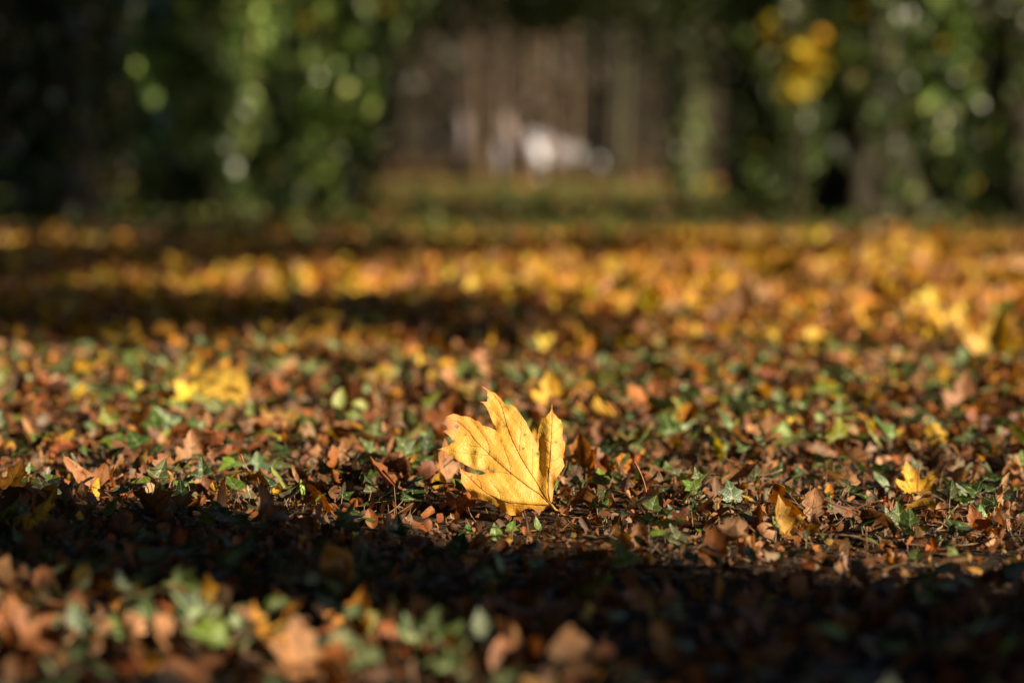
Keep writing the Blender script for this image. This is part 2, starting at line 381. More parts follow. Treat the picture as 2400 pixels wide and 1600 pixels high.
# ------------------------------------------------------------------ setting: ground, lawn, hill behind
def sheet(name, x0, x1, y0, y1, nx, ny, mat, zf):
    X, Y = np.meshgrid(np.linspace(x0, x1, nx), np.linspace(y0, y1, ny)); X = X.ravel(); Y = Y.ravel()
    v = np.stack([X, Y, zf(X, Y)], 1); f = []
    i = np.arange(nx - 1); 
    for j in range(ny - 1):
        q = j * nx + i
        f.append(np.stack([q, q + 1, q + nx + 1], 1)); f.append(np.stack([q, q + nx + 1, q + nx], 1))
    B = Batch(); B.add(v, np.concatenate(f), np.ones((len(v), 4)) * 0.2)
    o = B.build(name, mat); o['kind'] = 'structure'; return o
def gz_blend(X, Y):
    w = np.clip((16 - np.hypot(X, Y - 6)) / 4, 0, 1)
    return gz(X, Y) * w
sheet('ground', -400, 400, -300, 500, 41, 41, M['soil'], lambda X, Y: X * 0 - 0.035)
sheet('forest_floor', -9, 9, -4, 24, 221, 281, M['soil'], lambda X, Y: gz_blend(X, Y) - 0.004)
sheet('rough_grass', -40, 40, 9.5, 23.6, 121, 61, M['rough'], lambda X, Y: 0.001 + gz_blend(X, Y))
sheet('lawn', -60, 60, 23.5, 58, 61, 41, M['lawn'], lambda X, Y: 0.004 + 0.012 * np.sin(0.9 * X) * np.sin(0.6 * Y))
sheet('hill', -260, 260, 84, 190, 81, 55, M['hill'], lambda X, Y: -3.2 + 38 * (1 - np.exp(-((Y - 84) / 38) ** 1.2)) + 1.6 * np.sin(X * 0.11) + 0.8 * np.sin(X * 0.31 + 1))

# ------------------------------------------------------------------ the big yellow maple leaf, standing on its stalk end
Z1 = 3.92
LEAF_Y = 2.55
HB = onray(950 + 1338 / Z1, 850 + 1300 / Z1, LEAF_Y)          # where the veins meet
UNIT = LEAF_Y / FPX / Z1                                      # metres for one unit of the outline below (leaf is about 136 mm across)
HO = [(1341, 1291), (1336, 1312), (1300, 1345), (1250, 1366), (1200, 1352), (1138, 1331), (1093, 1340), (1066, 1363), (1048, 1394), (1007, 1403), (953, 1401), (926, 1385), (895, 1358), (852, 1323),
      (811, 1296), (775, 1278), (744, 1262), (712, 1255), (685, 1246), (667, 1237), (640, 1226), (622, 1221), (609, 1233), (597, 1248), (600, 1206), (586, 1179), (559, 1152), (546, 1129), (523, 1098),
      (507, 1066), (511, 1012), (505, 981), (490, 945), (476, 913), (496, 938), (512, 965), (541, 983), (577, 996), (618, 1008), (663, 1017), (703, 1019), (735, 1005), (712, 994), (685, 978), (654, 974),
      (627, 967), (595, 949), (550, 927), (523, 904), (487, 891), (460, 877), (433, 850), (397, 828), (340, 790), (283, 784), (338, 769), (383, 760), (401, 742), (415, 729), (440, 715), (424, 697), (415, 679),
      (392, 657), (370, 639), (350, 625), (325, 617), (352, 614), (370, 607), (377, 589), (368, 567), (352, 553), (314, 542), (341, 526), (366, 490), (397, 477), (433, 468), (469, 474), (505, 490), (532, 492),
      (559, 495), (591, 506), (618, 522), (636, 535), (663, 537), (685, 555), (703, 578), (730, 585), (766, 594), (798, 612), (825, 627), (836, 634), (822, 589), (798, 553), (775, 499), (757, 454), (735, 409),
      (712, 378), (674, 361), (712, 362), (744, 364), (746, 342), (748, 324), (744, 297), (753, 281), (742, 257), (712, 236), (683, 216), (721, 233), (748, 247), (784, 272), (816, 285), (847, 312), (876, 342),
      (891, 366), (918, 391), (945, 420), (956, 416), (962, 393), (976, 398), (1012, 423), (1044, 468), (1080, 517), (1111, 558), (1134, 612), (1165, 666), (1192, 724), (1214, 766), (1213, 697), (1219, 666),
      (1228, 612), (1246, 562), (1257, 517), (1273, 522), (1291, 517), (1309, 492), (1336, 468), (1347, 427), (1352, 387), (1356, 436), (1363, 472), (1390, 504), (1417, 535), (1433, 542), (1444, 580),
      (1453, 634), (1446, 684), (1451, 733), (1471, 738), (1476, 760), (1471, 810), (1458, 863), (1449, 890), (1458, 931), (1467, 958), (1435, 1008), (1399, 1057), (1377, 1129), (1359, 1192), (1350, 1265)]
HV = [[(1338, 1300), (1230, 1205), (1150, 1150), (970, 1010), (830, 890), (770, 840), (640, 710), (580, 630), (510, 560), (440, 525), (370, 530)],
      [(1338, 1300), (1250, 1170), (1165, 1040), (1060, 870), (980, 710), (935, 590), (895, 450), (870, 380), (800, 290), (735, 248)],
      [(1338, 1295), (1315, 1200), (1318, 1060), (1335, 900), (1345, 700), (1354, 540), (1352, 430)],
      [(1336, 1305), (1200, 1298), (960, 1270), (880, 1248), (760, 1190), (660, 1110), (590, 1045), (515, 975)]]
HV2 = [[(970, 1010), (955, 920), (910, 800), (860, 690)], [(770, 840), (765, 760), (735, 690), (660, 600), (590, 520)], [(770, 845), (640, 835), (520, 820), (400, 790)],
       [(968, 1018), (880, 1000), (770, 995)], [(1045, 810), (1060, 690), (1065, 580), (1030, 500)], [(1165, 1030), (1172, 900), (1170, 800)], [(940, 610), (850, 490), (770, 410)],
       [(1340, 745), (1270, 690), (1238, 625)], [(1338, 860), (1285, 810), (1250, 765)], [(1346, 665), (1400, 630), (1440, 585)], [(1334, 915), (1400, 890), (1450, 850)], [(1342, 760), (1410, 705)],
       [(880, 1248), (860, 1170), (780, 1070)], [(1325, 1010), (1380, 985), (1430, 960)], [(1328, 985), (1270, 930), (1240, 880)], [(1352, 600), (1290, 550)], [(700, 770), (620, 760), (560, 750)], [(700, 1140), (690, 1085), (640, 1045)]]
def hero_depth(x, y):
    """metres away from the viewer, from outline coordinates: leans back, folds at the veins, waves along the rim"""
    u = (x - 1338) * UNIT; v = (1300 - y) * UNIT
    d = 0.34 * v + 0.20 * u
    def g(cx, cy, rx, ry, a):
        return a * np.exp(-((x - cx) / rx) ** 2 - ((y - cy) / ry) ** 2)
    d = d + g(1225, 900, 60, 330, 0.0075) + g(1325, 760, 60, 300, -0.003)          # valley, then ridge on the side lobe
    d = d + g(1475, 800, 90, 330, 0.003) + g(1356, 1130, 24, 110, 0.004)
    d = d + g(1010, 1010, 120, 300, -0.0015) + g(1110, 640, 70, 260, 0.0015)
    d = d + g(590, 850, 45, 80, 0.0032) + g(470, 800, 50, 80, -0.003) + g(660, 900, 40, 100, -0.002) + g(760, 960, 70, 60, 0.002)
    d = d + g(330, 560, 90, 110, -0.009) + g(460, 600, 60, 90, 0.002) + g(600, 510, 120, 50, 0.002)
    d = d + g(700, 250, 80, 120, -0.005) + g(825, 590, 30, 60, 0.004) + g(960, 400, 40, 40, -0.003)
    d = d + g(780, 1120, 180, 60, -0.003) + g(500, 980, 60, 90, -0.004)
    low = np.clip((y - (1300 - (1338 - x) * 0.10)) / 90, 0, 1.4)                       # rim below the lowest vein tucks under
    low = np.where(x < 900, np.clip((y - (1250 - (900 - x) * 0.33)) / 80, 0, 1.4), low)
    d = d + 0.008 * low + 0.0012 * np.sin(x * 0.045) * low
    d = d + 0.0005 * np.sin(x * 0.021 + y * 0.013) + 0.00025 * np.sin(x * 0.05 - y * 0.03) + 0.0002 * np.sin(x * 0.083 + 1) * np.sin(y * 0.071)
    return d
def hero_pos(p, lift=0.0):
    p = np.asarray(p, float); x, y = p[:, 0], p[:, 1]
    return np.stack([(x - 1338) * UNIT, hero_depth(x, y) - lift, (1300 - y) * UNIT], 1)
ht = template(HO, HV + HV2, 17.0, 5)
hv = hero_pos(ht['v']); hv[:, 1] += ht['vein'] * 0.0004
def near_lines(lines, x, y):
    d = np.full(x.shape, 1e9)
    for L in lines:
        for i in range(len(L) - 1):
            a = np.array(L[i], float); ab = np.array(L[i + 1], float) - a
            t = np.clip(((x - a[0]) * ab[0] + (y - a[1]) * ab[1]) / (ab @ ab), 0, 1); d = np.minimum(d, np.hypot(x - a[0] - t * ab[0], y - a[1] - t * ab[1]))
    return d
X, Y = ht['v'][:, 0], ht['v'][:, 1]
def blob(cx, cy, rx, ry): return np.exp(-((X - cx) / rx) ** 2 - ((Y - cy) / ry) ** 2)
hc = np.tile([[0.78, 0.485, 0.078]], (len(X), 1))
def tint(c, w, k=1.0):
    global hc
    w = np.clip(w * k, 0, 1)[:, None]; hc = hc * (1 - w) + np.asarray(c)[None] * w
tint((0.84, 0.42, 0.09), blob(600, 1080, 280, 150), 0.9); tint((0.82, 0.40, 0.08), blob(520, 550, 220, 110), 0.9); tint((0.80, 0.38, 0.06), blob(1120, 420, 120, 300), 0.55); tint((0.80, 0.40, 0.06), blob(1000, 1320, 300, 60), 0.7)
tint((0.76, 0.30, 0.04), np.clip(1 - ht['ed'] / 34, 0, 1), 0.8)
for cx_, cy_, rx_, ry_, k_ in [(880, 900, 90, 60, .3), (1010, 620, 60, 120, .35), (1290, 700, 50, 90, .35), (1420, 800, 40, 120, .45), (720, 700, 110, 50, .4), (1120, 1120, 140, 40, .3), (860, 480, 50, 90, .3), (1180, 760, 30, 120, .5)]:
    tint((0.74, 0.33, 0.04), blob(cx_, cy_, rx_, ry_), k_)
tint((0.50, 0.17, 0.04), blob(375, 560, 90, 100), 1.0); tint((0.13, 0.055, 0.025), blob(350, 525, 46, 34), 1.2); tint((0.20, 0.15, 0.08), blob(462, 582, 26, 26), 1.1); tint((0.05, 0.03, 0.02), blob(478, 590, 8, 8), 1.0)
tint((0.10, 0.05, 0.03), blob(330, 617, 26, 12), 1.0); tint((0.12, 0.06, 0.03), blob(372, 585, 16, 36), 0.9); tint((0.15, 0.07, 0.02), blob(437, 720, 16, 16), 1.0); tint((0.3, 0.15, 0.03), blob(300, 784, 40, 12), 1.0)
tint((0.35, 0.16, 0.03), blob(1352, 1100, 26, 110), 0.9); tint((0.36, 0.17, 0.04), blob(1230, 1050, 20, 80), 0.6); tint((0.25, 0.10, 0.03), blob(700, 990, 60, 22), 0.9)
tint((0.55, 0.42, 0.06), blob(560, 830, 110, 90), 0.35); tint((0.60, 0.45, 0.07), blob(1280, 620, 60, 90), 0.3)  # olive tint paints in the shaded folds of left and side lobes
tint((0.70, 0.33, 0.03), np.clip(1 - near_lines(HV, X, Y) / 26, 0, 1), 0.35)
for sx, sy, sr in [(755, 962, 9), (805, 990, 10), (545, 660, 7), (640, 810, 8), (825, 885, 8), (1215, 850, 12), (1420, 858, 8), (1045, 700, 7), (905, 590, 7), (1080, 795, 8), (750, 325, 7), (965, 1270, 9), (690, 860, 6), (1100, 670, 6), (600, 1035, 6), (1380, 745, 6), (985, 760, 6)]:
    tint((0.10, 0.04, 0.02), blob(sx, sy, sr * 1.35, sr * 1.35), 1.2)
hero = empty('maple_leaf', HB)
tag(hero, 'large bright yellow maple leaf standing upright in sharp focus on the leafy ground', 'leaf', 'fallen leaves')
HBt = Batch(); HBt.add(hv, ht['f'], np.concatenate([hc, 0 * ht['vein'][:, None]], 1))
HBt.build('blade', M['hero'], hero)
VB = Batch()
for L in HV:
    q = resample(L, 22); VB.add(*tube(hero_pos(q, 0.0), np.linspace(0.00062, 0.00014, len(q)), None, 5))
for L in HV2:
    q = resample(L, 22); VB.add(*tube(hero_pos(q, -0.0001), np.linspace(0.00021, 0.00008, len(q)), None, 4))
VB.build('vein', M['vein'], hero)
SB = Batch(); SB.add(*tube(np.array([[0, 0, 0], [0.004, -0.001, -0.005], [0.011, -0.004, -0.010], [0.022, -0.012, -0.0125], [0.040, -0.022, -0.0120], [0.056, -0.026, -0.0125]]), np.array([.0016, .0015, .0013, .0012, .0012, .0017]), None, 6))
SB.build('petiole', M['petiole_yellow'], hero)

# ------------------------------------------------------------------ colours of leaves (reflectance)
PAL = {'tan': (0.46, 0.24, 0.115), 'rust': (0.34, 0.115, 0.030), 'brown': (0.20, 0.095, 0.045), 'yellow': (0.78, 0.46, 0.045), 'orange': (0.66, 0.29, 0.035), 'olive': (0.34, 0.24, 0.045), 'grey_brown': (0.24, 0.165, 0.115)}
IVYC = [(0.045, 0.095, 0.030), (0.030, 0.065, 0.030), (0.075, 0.135, 0.035), (0.13, 0.22, 0.040), (0.085, 0.115, 0.065), (0.10, 0.10, 0.075)]
IVYC = [(a * .92, b * .8, c * .55) for a, b, c in IVYC]
def jitter(c, rng, s=0.12):
    return np.clip(np.asarray(c) * (1 + rng.normal(0, s)) * (1 + rng.normal(0, s * 0.4, 3)), 0.005, 0.9)

ANCHORS = []          # (words, pixel x, pixel y) of the leaves described by hand
LEAVES = []
def fallen_leaf(kind, p, size, col, yaw, pitch, roll, label, lod=0, curl=0.5, rolls=0.5, fold=0.2, crumple=0.05, stem=None, stem_mat='petiole', seed=0, words=None, wid=1.0, edge=(0.16, 0.07, 0.03), ev=0.5, group='fallen leaves', lift=None, name='fallen_leaf'):
    """one fallen leaf: blade as the thing, its stalk as the part. p = contact point; stem = vector of the stalk from the blade's base (None: short random)"""
    rng = np.random.default_rng(seed)
    t = T[kind, lod]
    base = PAL[col] if isinstance(col, str) else col
    v = blade(t, size, curl, rolls, fold, crumple, rng, wid) @ rot(yaw, pitch, roll).T
    zmin = v[:, 2].min()
    p = np.array([p[0], p[1], float(gz(p[0], p[1]))]) + np.array([0, 0, -zmin + (lift if lift is not None else 0.002)])
    B = Batch(); B.add(v, t['f'], colour(t, jitter(base, rng, 0.06), rng, edge, ev, 0.12))
    o = B.build(name, M['dry']); o.location = p
    tag(o, label, 'leaf', group)
    if stem is None:
        d = rot(yaw, pitch, roll) @ np.array([rng.normal(0, 0.2), -1, rng.normal(0.1, 0.3)]); stem = d * size * rng.uniform(0.4, 0.8)
    stem = np.asarray(stem, float)
    if np.linalg.norm(stem) > 1e-6:
        end = stem.copy(); end[2] = max(end[2], -p[2] + float(gz(p[0] + end[0], p[1] + end[1])) + 0.001)
        q = curve_pts((0, 0, 0), end, np.array([rng.normal(0, .06), rng.normal(0, .06), rng.normal(0, .06)]) * np.linalg.norm(stem), 8)
        rr = np.linspace(0.0008, 0.0008, 8); rr[-1] = 0.0014; rr[-2] = 0.0011
        SBt = Batch(); SBt.add(*tube(q, rr, None, 5)); SBt.build('petiole', M[stem_mat], o)
    if words: ANCHORS.append((words, *topx(p)))
    LEAVES.append(p)
    return o
def spx(x, y, w):
    """ground point under a pixel and the size in metres of w pixels there"""
    p = at(x, y); return p, w * p[1] / FPX

# hand placed leaves: pixel of the contact point, width in pixels
UP = 1.35      # pitch that stands a blade on its base, tip up
def hand(kind, x, y, w, col, yaw, pitch, roll, label, words=None, **kw):
    p, s = spx(x, y, w)
    return fallen_leaf(kind, p, s, col, yaw, pitch, roll, label, words=words, seed=int(x * 7 + y), **kw)
# around the focus plane
hand('two_lobed', 230, 1172, 78, (0.38, 0.165, 0.065), 0.12, 1.2, 0.05, 'brown maple leaf with two raised lobes near the left edge, in focus', 'brown two-lobed leaf', curl=-0.25, rolls=0.5, fold=0.10, crumple=0.04, stem=(0.028, -0.002, 0.022), ev=0.3)
hand('maple', 172, 1226, 95, 'tan', 0.4, 0.9, 0.2, 'tan folded leaf in front of the brown two-lobed leaf, at the shadow edge', None, curl=-0.6, rolls=-2.2, fold=-0.8, crumple=0.10)
hand('maple', 12, 1190, 95, 'orange', -0.6, 0.75, 0.3, 'orange-brown pointed leaf cut by the left edge, level with the yellow maple leaf', None, curl=0.4, rolls=0.3, ev=0.9)
hand('oval', 232, 1186, 62, 'yellow', 1.2, 0.3, 0.2, 'small curled yellow leaf at the foot of the brown two-lobed leaf', None, curl=2.4, rolls=1.5)
hand('oval', 590, 1170, 105, 'olive', 1.9, 0.35, 0.1, 'drooping olive-yellow leaf with its stalk pointing up', 'drooping olive leaf', curl=-1.8, rolls=0.9, stem=(-0.012, 0.0, 0.022), wid=0.7)
hand('oval', 645, 1180, 46, 'yellow', 0.3, 1.2, 0.2, 'small amber curled leaf at the end of the drooping olive leaf', None, curl=1.6, rolls=2.2)
hand('maple', 640, 1262, 110, 'tan', 0.7, 0.55, -0.2, 'pale tan rolled leaf on the edge of the front shadow', 'pale tan rolled leaf', curl=1.6, rolls=2.6, crumple=0.12, lod=0)
hand('oak', 728, 1284, 84, 'tan', -0.5, 1.2, 0.3, 'orange-tan curled leaf tip standing at the front shadow, right of the rolled one', None, curl=1.5, rolls=1.6, crumple=0.08)
hand('oak', 955, 1178, 150, 'rust', 1.1, 0.45, 0.2, 'rust-red leaf lying against the left side of the yellow maple leaf', 'rust-red leaf', curl=0.7, rolls=0.7, crumple=0.06, stem=(-0.028, 0.01, 0.034), stem_mat='petiole_dark')
hand('oval', 1028, 1160, 46, (0.66, 0.38, 0.04), -0.35, 1.25, 0.1, 'small round yellow leaf upright just left of the yellow maple leaf', None, curl=0.3, rolls=0.4, wid=1.2, stem=(-0.01, -0.005, -0.01))
hand('maple', 1050, 1150, 100, (0.40, 0.19, 0.08), 0.8, 1.15, 0.0, 'brown leaf standing behind the lower left lobe of the yellow maple leaf', None, curl=0.6, rolls=0.9)
hand('maple', 1075, 1188, 90, 'rust', -0.4, 0.15, 0.2, 'dark rust leaf tucked under the lower lobe of the yellow maple leaf', None, curl=0.3, rolls=0.5, crumple=0.1)
hand('maple', 1362, 1132, 105, (0.58, 0.26, 0.07), -0.25, 1.1, -0.25, 'orange-tan leaf standing behind the right lobe of the yellow maple leaf', 'orange leaf behind the yellow maple leaf', curl=0.5, rolls=0.9, fold=0.3, lod=1)
hand('oak', 1515, 1203, 78, 'tan', 1.5, 0.4, 0.1, 'tan leaf with a long thin red stalk rising straight up', 'tan leaf with the upright stalk', curl=0.8, rolls=1.0, stem=(-0.013, 0.004, 0.052), crumple=0.07)
hand('maple', 1760, 1186, 84, (0.62, 0.44, 0.13), 1.0, 0.55, 0.25, 'pale yellow ribbed leaf curled over right of the tall ivy leaf', 'pale yellow ribbed leaf', curl=-1.4, rolls=-1.0, fold=0.3, stem=(0.05, -0.01, -0.005), stem_mat='petiole_dark')
hand('oval', 1662, 1232, 72, 'tan', -1.1, 0.5, 0.2, 'tan leaf rolled into a cone in front of the tall ivy leaf', None, curl=0.5, rolls=3.4)
hand('maple', 1838, 1252, 92, (0.45, 0.25, 0.05), 0.5, 1.0, 0.2, 'yellow-brown leaf half in shade in front of the ribbed leaf', 'yellow-brown half-shaded leaf', curl=0.6, rolls=1.2, crumple=0.1)
hand('oak', 1498, 1284, 72, 'tan', 0.2, 1.2, -0.1, 'blurred tan leaf standing in front of the leaf with the upright stalk', None, curl=0.9, rolls=1.4, lod=0)
hand('maple', 2150, 1150, 88, 'yellow', 0.4, 0.85, -0.1, 'golden yellow leaf with raised red stalk, towards the right edge', 'golden leaf with the raised stalk', curl=0.4, rolls=0.8, stem=(0.002, 0.0, 0.034))
hand('oval', 2190, 1196, 125, (0.48, 0.30, 0.05), 1.75, 0.5, 0.3, 'olive-yellow leaf arched on its rim in front of the golden leaf', 'arched olive-yellow leaf', curl=-1.5, rolls=1.1, stem=(0.03, -0.02, 0.005), wid=1.0)
hand('oval', 1942, 1160, 42, 'orange', 0.2, 1.2, 0.1, 'small orange leaf upright above the grey-brown leaf heap', None, curl=0.8, rolls=1.0)
hand('oak', 2235, 1140, 76, 'tan', -0.9, 0.6, 0.2, 'pale tan twisted leaf right of the golden leaf with the raised stalk', None, curl=1.2, rolls=1.2)
hand('maple', 2000, 1198, 120, 'grey_brown', 1.3, 0.2, 0.0, 'grey-brown decayed leaf lying flat left of the arched olive-yellow leaf', 'grey-brown flat leaf', curl=-0.6, rolls=-0.7, crumple=0.14)
hand('oval', 2345, 1172, 70, (0.42, 0.20, 0.06), 0.9, 0.8, 0.2, 'glossy brown curled leaf close to the right edge', None, curl=1.6, rolls=1.2)
hand('oak', 2372, 1222, 62, 'tan', 0.1, 1.2, -0.2, 'narrow tan upright leaf at the right edge, level with the arched leaf', None, curl=0.4, rolls=1.2, wid=0.6)
hand('maple', 940, 1112, 70, 'yellow', 0.5, 0.9, 0.2, 'yellow leaf catching the sun behind the rust-red leaf', None, curl=0.7, rolls=0.8, lod=1)
hand('oak', 895, 1050, 62, (0.62, 0.33, 0.15), 0.9, 1.0, 0.1, 'pale orange leaf standing behind and left of the yellow maple leaf', None, curl=0.8, rolls=1.0, lod=1)
hand('oval', 1565, 1030, 60, (0.80, 0.55, 0.03), 1.3, 0.5, 0.1, 'small clear yellow leaf behind, right of the yellow maple leaf', 'small clear yellow leaf', curl=-0.5, rolls=0.6, lod=1)
# behind, out of focus
hand('oval', 575, 955, 205, (0.80, 0.52, 0.08), 1.30, 0.62, -0.75, 'big arched yellow leaf, blurred, behind on the left', 'big arched yellow leaf', curl=-0.9, rolls=-0.5, fold=0.0, lod=0, wid=0.95, lift=0.012)
hand('maple', 660, 1022, 95, (0.68, 0.40, 0.12), 0.5, 0.95, 0.2, 'tan-yellow crumpled leaf in front of the big arched yellow leaf', 'tan-yellow crumpled leaf', curl=-1.2, rolls=1.0, crumple=0.1, lod=1)
hand('maple', 1300, 972, 95, (0.82, 0.50, 0.05), 0.3, 1.0, -0.2, 'blurred yellow leaf standing behind the two right lobes of the yellow maple leaf', None, curl=0.5, rolls=1.0, lod=1)
hand('oval', 255, 856, 66, (0.82, 0.50, 0.02), 0.4, 1.0, 0.1, 'round bright yellow leaf behind and left of the big arched one', 'round bright yellow leaf', wid=1.3, lod=1, curl=0.4)
hand('oval', 635, 864, 58, (0.80, 0.50, 0.02), -0.3, 1.0, 0.1, 'bright yellow leaf behind and right of the big arched one', None, wid=1.2, lod=1, curl=0.4)
hand('oval', 12, 850, 70, (0.80, 0.48, 0.03), -0.3, 1.0, 0.1, 'bright yellow leaf cut by the left edge, behind', None, wid=1.2, lod=1, curl=0.4)
hand('lance', 800, 838, 190, (0.50, 0.36, 0.07), 1.45, 0.45, 0.1, 'long thin arched olive leaf behind, in front of the dark shade', 'long arched olive leaf', lod=1, curl=-1.9, rolls=0.6)
hand('maple', 1262, 824, 95, (0.66, 0.36, 0.12), 0.2, 1.15, 0.1, 'tan leaf standing tall behind the yellow maple leaf', 'tall tan leaf', lod=1, curl=0.3, rolls=0.8)
hand('maple', 2320, 866, 125, (0.80, 0.55, 0.08), -0.6, 0.95, 0.2, 'large pale yellow leaf standing near the right edge, behind', 'large pale yellow leaf', lod=1, curl=0.6, rolls=0.8)
hand('oval', 2112, 884, 58, (0.80, 0.50, 0.04), 0.3, 1.0, 0.1, 'round yellow leaf left of the large pale yellow leaf', None, wid=1.3, lod=1)
hand('oak', 1515, 985, 95, (0.55, 0.19, 0.03), 0.8, 0.7, 0.1, 'red-orange leaf behind the small clear yellow leaf', None, lod=1, curl=0.6, rolls=0.8)
for i, (x, y, w, c) in enumerate([(1265, 690, 90, 'yellow'), (1385, 680, 80, 'yellow'), (1475, 735, 85, 'yellow'), (1610, 705, 95, 'orange'), (1830, 690, 130, 'yellow'), (1962, 672, 95, 'yellow'), (2178, 655, 85, 'yellow'), (1700, 640, 75, 'orange'),
                                  (905, 700, 80, 'orange'), (980, 705, 85, 'tan'), (735, 690, 70, 'orange'), (1085, 712, 80, 'tan'), (220, 742, 70, 'orange'), (2060, 740, 90, 'orange'), (1745, 770, 90, 'tan')]):
    words = ['first', 'second', 'third', 'fourth', 'fifth', 'sixth', 'seventh', 'eighth', 'ninth', 'tenth', 'eleventh', 'twelfth', 'thirteenth', 'fourteenth', 'fifteenth']
    side = sorted([1265, 1385, 1475, 1610, 1830, 1962, 2178, 1700, 905, 980, 735, 1085, 220, 2060, 1745]).index(x)
    hand('maple', x, y, w, c, random.uniform(-.6, .6), random.uniform(.8, 1.2), random.uniform(-.2, .2), 'blurred %s leaf in the bright far row, %s from the left edge' % (c, words[side]), None, lod=1, curl=random.uniform(.2, .9), rolls=random.uniform(.3, 1))
# in front, out of focus
hand('oak', 800, 1425, 150, (0.56, 0.24, 0.03), 1.0, 0.7, 0.1, 'orange leaf with a hooked stalk in the dark shade in front', 'hooked orange leaf', curl=1.2, rolls=1.0)
q = at(775, 1425); HK = Batch()
HK.add(*tube(np.array([[0.004, 0, 0.0], [0.008, 0, 0.014], [0.006, -0.002, 0.026], [-0.001, -0.004, 0.031], [-0.008, -0.005, 0.030], [-0.011, -0.005, 0.026]]), 0.003, 0.0045, 7))
for o in [o for o in COL.objects if o.get('label', '').startswith('orange leaf with a hooked')]:
    h = HK.build('hooked_tip', M['dry'], o, (-0.0, 0, -0.01))
    ca = h.data.color_attributes['col']; n = len(h.data.vertices); ca.data.foreach_set('color', np.tile([0.62, 0.27, 0.03, 0], n).astype(np.float32))
hand('maple', 640, 1540, 120, (0.55, 0.27, 0.03), 0.9, 0.55, 0.2, 'blurred golden leaf lit in front, left one of the pair', 'golden leaf in front', curl=0.7, rolls=1.0, lod=1)
hand('maple', 825, 1520, 130, 'orange', -0.4, 0.7, -0.1, 'blurred orange leaf lit in front, right one of the pair', None, curl=0.7, rolls=1.2, lod=1)
hand('oak', 1575, 1560, 130, 'orange', 0.8, 0.6, 0.2, 'blurred orange leaf in front, below the dark shade on the right', 'front right orange leaf', curl=0.8, rolls=1.0, lod=1)
hand('oval', 1180, 1600, 105, (0.50, 0.22, 0.12), 0.1, 1.1, 0.1, 'blurred pinkish brown leaf upright at the bottom edge', 'pinkish brown front leaf', curl=0.4, rolls=0.6, lod=1)
hand('maple', 720, 1605, 160, 'tan', 0.4, 0.6, 0.1, 'broad blurred tan leaf at the bottom edge under the golden pair', None, curl=0.5, rolls=0.7, lod=1)
hand('oak', 430, 1575, 150, 'tan', 1.1, 0.6, 0.1, 'blurred tan leaf at the bottom edge left of the golden pair', None, curl=0.8, rolls=0.9, lod=1)
hand('maple', 60, 1560, 150, 'rust', 0.9, 0.7, 0.1, 'blurred rust leaf in the lower left corner', 'lower left rust leaf', curl=0.8, rolls=0.9, lod=1)
hand('oak', 100, 1450, 90, (0.42, 0.18, 0.08), 0.5, 1.1, 0.1, 'blurred brown leaf standing at the left edge below the shade', None, curl=0.9, rolls=1.4, lod=1)
hand('oval', 1380, 1590, 110, 'tan', 0.5, 0.8, 0.1, 'blurred tan leaf at the bottom edge right of the pinkish one', None, curl=0.6, rolls=0.9, lod=1)
hand('oak', 1090, 1470, 75, (0.45, 0.2, 0.07), 0.2, 1.2, 0.1, 'blurred brown leaf standing at the lower rim of the front shade', None, curl=0.9, rolls=1.4, lod=1)

# ------------------------------------------------------------------ ivy sprigs
def ivy_leaf_geo(rng, kind, lod, size, col):
    t = T[kind, lod]
    v = blade(t, size, rng.uniform(-0.5, 0.5), rng.uniform(-0.5, 0.3), rng.uniform(0.05, 0.35), 0.03, rng)
    return t, v, colour(t, jitter(col, rng, 0.15), rng, (0.12, 0.07, 0.03), 0.25 * rng.random(), 0.15)
def ivy_sprig(p, leaves, label, group='ivy sprigs', seed=0, words=None, lod=0):
    """leaves: (kind, dx, dz, dy, size, yaw, pitch, roll, colour) in metres from the rooting point"""
    rng = np.random.default_rng(seed)
    p = np.array([p[0], p[1], float(gz(p[0], p[1]))])
    e = empty('ivy_sprig', p); tag(e, label, 'ivy', group)
    S = Batch()
    for (k, dx, dz, dy, s, yaw, pit, rol, c) in leaves:
        t, v, cc = ivy_leaf_geo(rng, k, lod, s, c)
        v = v @ rot(yaw, pit, rol).T + np.array([dx, dy, dz])
        B = Batch(); B.add(v, t['f'], cc); B.build('leaf', M['ivy'], e)
        S.add(*tube(curve_pts((0, 0, -0.004), (dx, dy, dz), (rng.normal(0, .15) * dz, rng.normal(0, .15) * dz, 0.0), 6), 0.0008, 0.0005, 5))
    S.build('stem', M['ivy_stem'], e)
    if words: ANCHORS.append((words, *topx(p)))
    return e
def ivy_hand(x, y, lv, label, words=None, lod=0):
    p = at(x, y); u = p[1] / FPX
    ivy_sprig(p, [(k, dx * u, dz * u, dy, s * u, yaw, pit, rol, c) for (k, dx, dz, dy, s, yaw, pit, rol, c) in lv], label, seed=int(x + y * 3), words=words, lod=lod)
G1, G2, G3, G4, G5, G6 = IVYC
ivy_hand(1722, 1212, [('ivy5', -6, 52, 0, 56, 0.25, 1.15, 0.1, (0.12, 0.19, 0.10))], 'grey-green ivy leaf raised upright on its stem beside the pale ribbed leaf', 'tall ivy leaf')
ivy_hand(1405, 1206, [('ivy5', 4, 26, -0.01, 50, 2.6, 0.35, 0.1, G2), ('ivy3', 14, 62, 0.01, 36, 2.9, -1.1, 0.2, G5), ('ivyo', 2, 10, -0.015, 26, 3.4, 0.1, 0.2, G3)], 'dark ivy with pale veins, just right of the yellow maple leaf', 'dark pale-veined ivy')
ivy_hand(118, 1204, [('ivy5', -2, 10, 0, 50, 0.9, 0.45, 0.1, (0.13, 0.13, 0.10))], 'greyish flat ivy leaf with pale veins in front of the brown two-lobed leaf', None)
